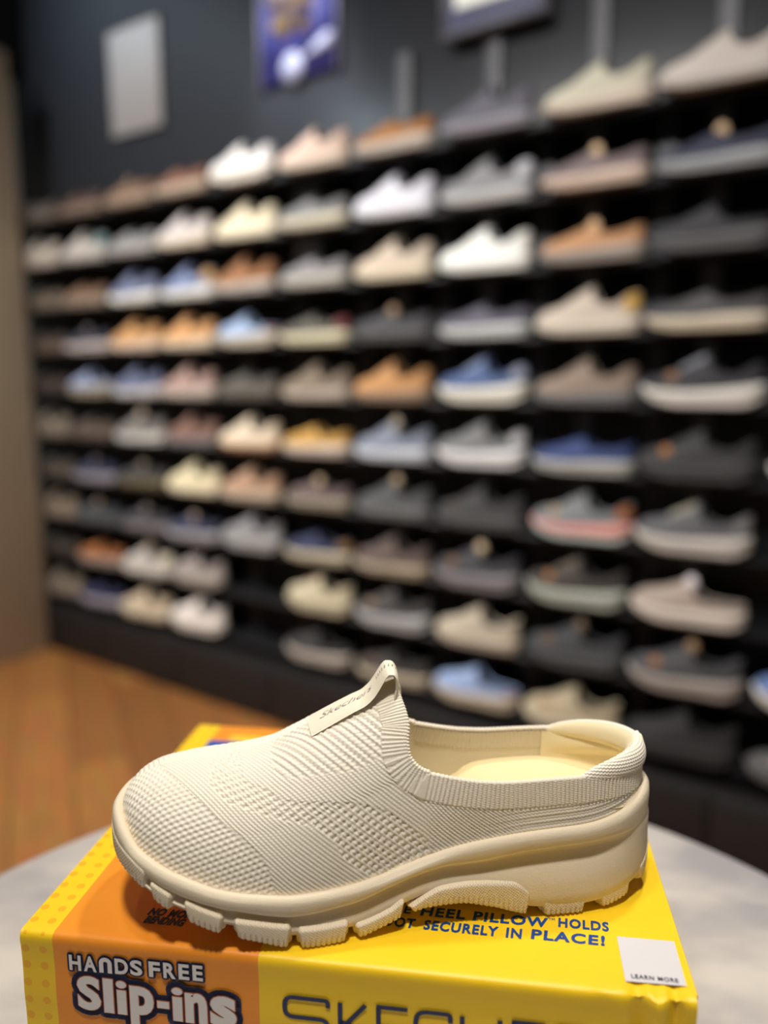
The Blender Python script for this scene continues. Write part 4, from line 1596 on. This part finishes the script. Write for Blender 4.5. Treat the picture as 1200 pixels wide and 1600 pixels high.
# (column, kind, label, upper, midsole, outsole or None, laces or None, extras)
S, R, O_, M_ = 'sneaker', 'runner', 'slipon', 'mule'
ROWS = [
    [(1, S, 'pale greige knit sneaker', (205, 193, 183), (208, 197, 187), None, (205, 193, 183), {}),
     (2, S, 'sage cream sneaker', (206, 200, 176), (224, 206, 188), None, (212, 206, 186), {}),
     (3, S, 'slate grey sneaker', (100, 99, 112), (152, 148, 158), None, (110, 108, 120), {}),
     (4, O_, 'caramel brown slip-on with beige sole', (176, 112, 48), (206, 192, 176), None, None, {}),
     (5, S, 'blush pink sneaker', (214, 182, 162), (220, 200, 178), None, (222, 196, 180), {}),
     (6, R, 'bright white sneaker', (236, 232, 230), (238, 230, 216), None, (240, 238, 236), {}),
     (7, O_, 'reddish brown shoe with tan sole', (128, 80, 58), (182, 160, 138), None, None, {}),
     (8, O_, 'dark tan shoe with taupe sole', (124, 90, 66), (156, 132, 110), None, None, {'tb': (120, 100, 78)}),
     (9, O_, 'dark brown shoe with taupe sole', (84, 58, 48), (128, 106, 90), None, None, {}),
     (10, O_, 'murky brown shoe', (88, 76, 68), (104, 92, 80), None, None, {})],
    [(1, O_, 'navy slip-on with pale grey sole', (48, 50, 74), (160, 164, 166), (150, 154, 156), None, {'tb': TAN, 'hb': (190, 170, 30)}),
     (2, O_, 'mauve grey slip-on with peach sole', (126, 110, 110), (218, 192, 172), None, None, {'tb': (214, 180, 136)}),
     (3, S, 'grey knit sneaker with white heel', (140, 140, 144), (196, 194, 192), None, (186, 186, 188), {'ht': (212, 214, 222)}),
     (4, S, 'clean white sneaker with lilac tint', (226, 226, 238), (230, 230, 236), None, (230, 230, 238), {}),
     (5, O_, 'clear grey shoe with cream sole', (128, 128, 130), (214, 204, 178), None, None, {}),
     (6, S, 'butter cream sneaker', (236, 220, 186), (238, 224, 194), None, (236, 222, 192), {}),
     (7, S, 'pinkish white sneaker with cream sole', (204, 194, 192), (222, 206, 180), None, (206, 196, 196), {}),
     (8, O_, 'soft grey shoe with off-white sole', (136, 134, 134), (166, 160, 156), None, None, {}),
     (9, S, 'pale grey sneaker with teal heel', (190, 180, 172), (184, 176, 166), None, (190, 180, 172), {'ht': (112, 150, 150)}),
     (10, S, 'pale beige sneaker', (186, 174, 160), (192, 180, 164), None, (186, 174, 160), {})],
    [(1, M_, 'black shoe with charcoal grey sole', (50, 50, 54), (92, 92, 94), (84, 84, 86), None, {}),
     (2, O_, 'tan leather slip-on with taupe sole', (196, 140, 92), (166, 154, 144), None, None, {'tb': (216, 172, 124)}),
     (3, S, 'brilliant white sneaker', (246, 246, 240), (246, 246, 238), None, (246, 246, 240), {}),
     (4, S, 'oatmeal beige sneaker', (206, 188, 166), (222, 208, 178), None, (206, 190, 170), {}),
     (5, O_, 'mid grey shoe with pale taupe sole', (140, 136, 138), (184, 178, 166), None, None, {}),
     (6, S, 'rust brown sneaker with pale sole', (158, 104, 62), (190, 180, 170), None, (160, 112, 76), {}),
     (7, S, 'denim blue sneaker with white sole', (120, 134, 176), (232, 230, 218), None, (140, 150, 186), {'ht': (206, 160, 96)}),
     (8, S, 'blue grey sneaker with thick white sole', (108, 118, 152), (236, 234, 224), None, (140, 146, 170), {}),
     (9, O_, 'taupe brown shoe', (132, 98, 76), (142, 124, 106), None, None, {}),
     (10, O_, 'olive taupe shoe', (108, 96, 80), (112, 100, 84), None, None, {})],
    [(1, O_, 'dark grey sneaker with cream sole', (78, 76, 78), (216, 202, 178), (200, 182, 154), None, {}),
     (2, S, 'beige sneaker with yellow heel patch', (200, 184, 166), (216, 204, 184), None, (204, 190, 172), {'ht': (220, 170, 70)}),
     (3, O_, 'purple grey slip-on with light grey sole', (92, 90, 106), (196, 200, 198), (186, 190, 186), None, {'hb': (170, 150, 30)}),
     (4, O_, 'all charcoal slip-on', (66, 66, 70), (84, 84, 86), None, None, {'tb': (150, 122, 90)}),
     (5, O_, 'grey shoe with maroon heel and cream sole', (92, 88, 80), (216, 208, 172), None, None, {'ht': (128, 40, 52)}),
     (6, M_, 'sky blue shoe with maroon heel', (152, 176, 214), (196, 186, 164), None, None, {'ht': (130, 44, 56)}),
     (7, S, 'orange tan sneaker with beige sole', (212, 152, 92), (214, 196, 168), None, (214, 160, 106), {}),
     (8, S, 'amber tan sneaker with blush sole', (206, 150, 88), (220, 194, 172), None, (206, 156, 100), {}),
     (9, O_, 'navy and black shoe with pale grey sole', (54, 56, 74), (196, 184, 178), None, None, {'tb': (100, 90, 88)}),
     (10, O_, 'dim brown shoe', (76, 62, 54), (106, 88, 74), None, None, {})],
    [(1, R, 'black sneaker with thick white sole', (50, 50, 56), (226, 220, 210), None, (190, 192, 204), {'vb': (150, 108, 78)}),
     (2, S, 'taupe suede sneaker with grey sole', (142, 122, 106), (112, 110, 110), None, (146, 128, 114), {}),
     (3, R, 'blue sneaker with ivory sole', (76, 98, 146), (232, 228, 212), None, (170, 184, 212), {'ht': (156, 162, 186)}),
     (4, S, 'camel tan sneaker', (194, 138, 80), (150, 124, 100), None, (196, 144, 90), {}),
     (5, S, 'brown grey sneaker with beige sole', (130, 114, 96), (180, 164, 148), None, (134, 118, 100), {}),
     (6, O_, 'dark taupe shoe', (88, 82, 76), (102, 94, 84), None, None, {}),
     (7, S, 'dusty pink sneaker', (170, 136, 126), (188, 176, 162), None, (172, 142, 132), {}),
     (8, S, 'slate blue sneaker with white sole', (98, 108, 142), (204, 198, 196), None, (120, 126, 150), {}),
     (9, M_, 'light blue shoe with beige sole', (144, 160, 196), (164, 154, 132), None, None, {}),
     (10, O_, 'blackish brown shoe', (74, 58, 50), (56, 46, 44), None, None, {})],
    [(0, R, 'dark shoe with white sole cut by the frame edge', (70, 70, 74), (226, 222, 212), None, (90, 90, 92), {}),
     (1, R, 'all black sneaker with orange patch', (54, 54, 56), (64, 64, 66), None, (66, 66, 68), {'vb': ORA}),
     (2, O_, 'royal blue slip-on with grey beige sole', (50, 68, 122), (178, 178, 172), None, None, {}),
     (3, R, 'grey sneaker with bright white chunky sole', (116, 118, 118), (226, 224, 226), None, (150, 150, 150), {'ht': (200, 200, 204)}),
     (4, S, 'grey blue sneaker with icy white sole', (126, 134, 152), (204, 208, 218), None, (140, 148, 166), {'tb': (160, 144, 120)}),
     (5, O_, 'mustard yellow shoe with light sole', (198, 148, 66), (208, 192, 174), None, None, {}),
     (6, S, 'cream shoe with brown outsole', (222, 204, 176), (212, 178, 142), (128, 82, 48), (222, 206, 180), {}),
     (7, S, 'mauve brown sneaker with grey sole', (132, 96, 84), (118, 112, 116), None, (136, 104, 92), {}),
     (8, S, 'grey shoe with bright white sole', (130, 124, 120), (204, 202, 196), None, (140, 132, 126), {'tb': (166, 148, 130)}),
     (9, O_, 'dark mauve brown shoe', (92, 78, 70), (100, 86, 76), None, None, {}),
     (10, S, 'olive taupe sneaker', (128, 118, 102), (130, 118, 102), None, (128, 118, 102), {})],
    [(1, R, 'dark grey sneaker with cream laces and thick sole', (92, 92, 96), (206, 198, 188), None, (204, 194, 168), {'ht': (130, 128, 128)}),
     (2, R, 'grey sneaker with coral pink midsole and mint outsole', (122, 126, 128), (232, 150, 140), (186, 202, 196), (130, 132, 134), {'vb': (186, 154, 112), 'ht': (176, 96, 40)}),
     (3, S, 'black sneaker with charcoal sole', (62, 62, 64), (80, 80, 82), None, (70, 70, 72), {'vb': (92, 74, 62)}),
     (4, S, 'charcoal sneaker with grey toe and tan patch', (80, 82, 84), (106, 108, 108), None, (84, 86, 88), {'tb': (158, 136, 106)}),
     (5, O_, 'mauve shoe with olive beige sole', (104, 86, 84), (152, 142, 122), None, None, {'tb': (172, 148, 112)}),
     (6, S, 'pink tan sneaker with beige sole', (182, 142, 112), (184, 166, 144), None, (184, 148, 120), {}),
     (7, S, 'pale yellow cream sneaker', (228, 214, 172), (226, 212, 178), None, (228, 216, 178), {}),
     (8, O_, 'dark shoe with olive sole', (66, 64, 66), (112, 100, 70), None, None, {'tb': (126, 108, 90)}),
     (9, O_, 'navy shoe with lilac grey sole', (54, 58, 86), (156, 150, 160), None, None, {'tb': (92, 84, 88)}),
     (10, O_, 'dark taupe shoe by the pale wall', (84, 74, 66), (96, 86, 74), None, None, {})],
    [(1, M_, 'taupe mule with cream sole and white collar', (170, 152, 138), (222, 210, 196), None, None, {'tb': (206, 198, 200)}),
     (2, R, 'brown and black sneaker with sage grey sole', (64, 58, 54), (178, 184, 172), None, (140, 124, 106), {'vb': ORA}),
     (3, R, 'charcoal sneaker with mauve grey sole', (66, 66, 72), (138, 132, 136), None, (70, 70, 78), {'tb': (186, 164, 128), 'vb': (146, 100, 60)}),
     (4, S, 'brown mauve sneaker with beige sole', (100, 84, 78), (178, 162, 136), None, (104, 90, 84), {}),
     (5, O_, 'navy shoe with tan heel and cream sole', (48, 56, 90), (198, 186, 156), None, None, {'ht': (150, 110, 50)}),
     (6, R, 'silver grey sneaker', (142, 140, 142), (164, 164, 164), None, (144, 142, 146), {}),
     (7, O_, 'dark navy shoe with silver sole', (58, 64, 92), (166, 162, 166), None, None, {'tb': (152, 130, 118)}),
     (8, O_, 'dark grey shoe with mauve sole', (70, 70, 76), (126, 120, 122), None, None, {'tb': (122, 108, 98)}),
     (9, O_, 'slate shoe with dark sole', (70, 74, 80), (84, 86, 90), None, None, {'tb': (134, 112, 84)}),
     (10, S, 'dull taupe sneaker', (138, 122, 102), (146, 130, 110), None, (138, 122, 104), {})],
    [(0, R, 'blue shoe with white sole cut by the frame edge', (98, 126, 184), (226, 222, 210), None, (110, 134, 186), {}),
     (1, R, 'charcoal sneaker with grey taupe sole and two orange patches', (74, 74, 78), (168, 158, 150), None, (80, 80, 84), {'vb': ORA, 'tb': (136, 108, 76)}),
     (2, R, 'black sneaker with two brown patches', (64, 66, 70), (76, 78, 80), None, (70, 70, 74), {'vb': (126, 92, 62), 'tb': (104, 86, 70)}),
     (3, S, 'sand beige sneaker', (190, 176, 154), (194, 180, 160), None, (190, 176, 156), {}),
     (4, R, 'black sneaker with light grey sole', (74, 70, 70), (180, 182, 184), None, (112, 100, 90), {'vb': (162, 132, 100)}),
     (5, R, 'pale moss cream chunky sneaker', (204, 192, 158), (198, 188, 156), None, (196, 166, 138), {}),
     (7, R, 'greige sneaker', (162, 150, 146), (176, 166, 156), None, (160, 148, 144), {}),
     (8, S, 'ivory grey sneaker with cream heel', (196, 190, 182), (210, 204, 192), None, (198, 192, 184), {'ht': (232, 224, 190), 'tb': (150, 130, 98)}),
     (9, O_, 'rust orange shoe with taupe sole', (182, 110, 56), (164, 150, 142), None, None, {}),
     (10, O_, 'very dark brown shoe', (74, 64, 56), (62, 54, 50), None, None, {})],
    [(0, O_, 'grey shoe with orange patch cut by frame edge', (96, 94, 94), (100, 98, 100), None, None, {'vb': (206, 146, 98)}),
     (1, R, 'all black sneaker in deep shade', (42, 42, 44), (46, 46, 48), None, (46, 46, 48), {}),
     (2, S, 'khaki beige sneaker partly behind the heel of the shoe', (186, 170, 138), (204, 190, 164), None, (186, 172, 142), {'vb': (182, 138, 84)}),
     (3, M_, 'light blue mule with red heel and cream sole', (144, 168, 214), (204, 190, 164), None, None, {'ht': (164, 54, 56)}),
     (4, O_, 'black shoe with beige sole', (64, 58, 56), (194, 180, 154), None, None, {'vb': (120, 92, 70)}),
     (5, M_, 'black strap shoe with pale taupe sole', (58, 56, 56), (188, 178, 166), None, None, {}),
     (7, R, 'off-white sneaker with pink tint', (232, 222, 214), (236, 228, 218), None, (230, 214, 206), {}),
     (8, S, 'cream beige sneaker', (210, 190, 160), (216, 200, 172), None, (208, 180, 152), {}),
     (9, O_, 'navy shoe with pale lilac sole', (52, 54, 92), (174, 168, 178), None, None, {}),
     (10, S, 'plain taupe sneaker', (142, 128, 110), (144, 130, 112), None, (142, 128, 112), {})],
]
CATN = {S: 'sneaker', R: 'sneaker', O_: 'shoe', M_: 'shoe'}
NAME = {S: 'sneaker', R: 'chunky_sneaker', O_: 'slip_on', M_: 'mule'}
for k, row in enumerate(ROWS):
    n_in = len(row)
    for j, (c, kind, lab, up, ms, os_, lc, ex) in enumerate(row):
        # toe points along WD: shoe origin is its heel
        heel = wp(COL_T[c] - .131 + float(rng.uniform(-.003, .003)), float(rng.uniform(-.006, .006)), ROW_Z[k])
        r = empty(NAME[kind], heel, WANG + float(rng.uniform(-.03, .03)))
        r.scale = (.962, .962, .962)
        where = 'on %s shelf, %s from right' % ('top' if k == 0 else 'bottom' if k == 9 else ORD[k], ORD[j])
        tag(r, lab + ' ' + where, CATN[kind], 'shoes on the %s shelf' % ORD[k])
        put(kind, 'midsole', ms, r)
        put(kind, 'outsole', os_ or tuple(int(q * .93) for q in ms), r)
        put(kind, 'upper', up, r)
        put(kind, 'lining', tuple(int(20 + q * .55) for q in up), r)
        if lc and kind in (S, R):
            put(kind, 'laces', lc, r)
        if 'ht' in ex:
            put(kind, 'heel_tab', ex['ht'], r)
        if 'tb' in ex:
            put(kind, 'tongue_badge', tuple(min(250, int(q * 1.18)) for q in ex['tb']), r)
        if 'vb' in ex:
            put(kind, 'vamp_badge', ex['vb'], r)
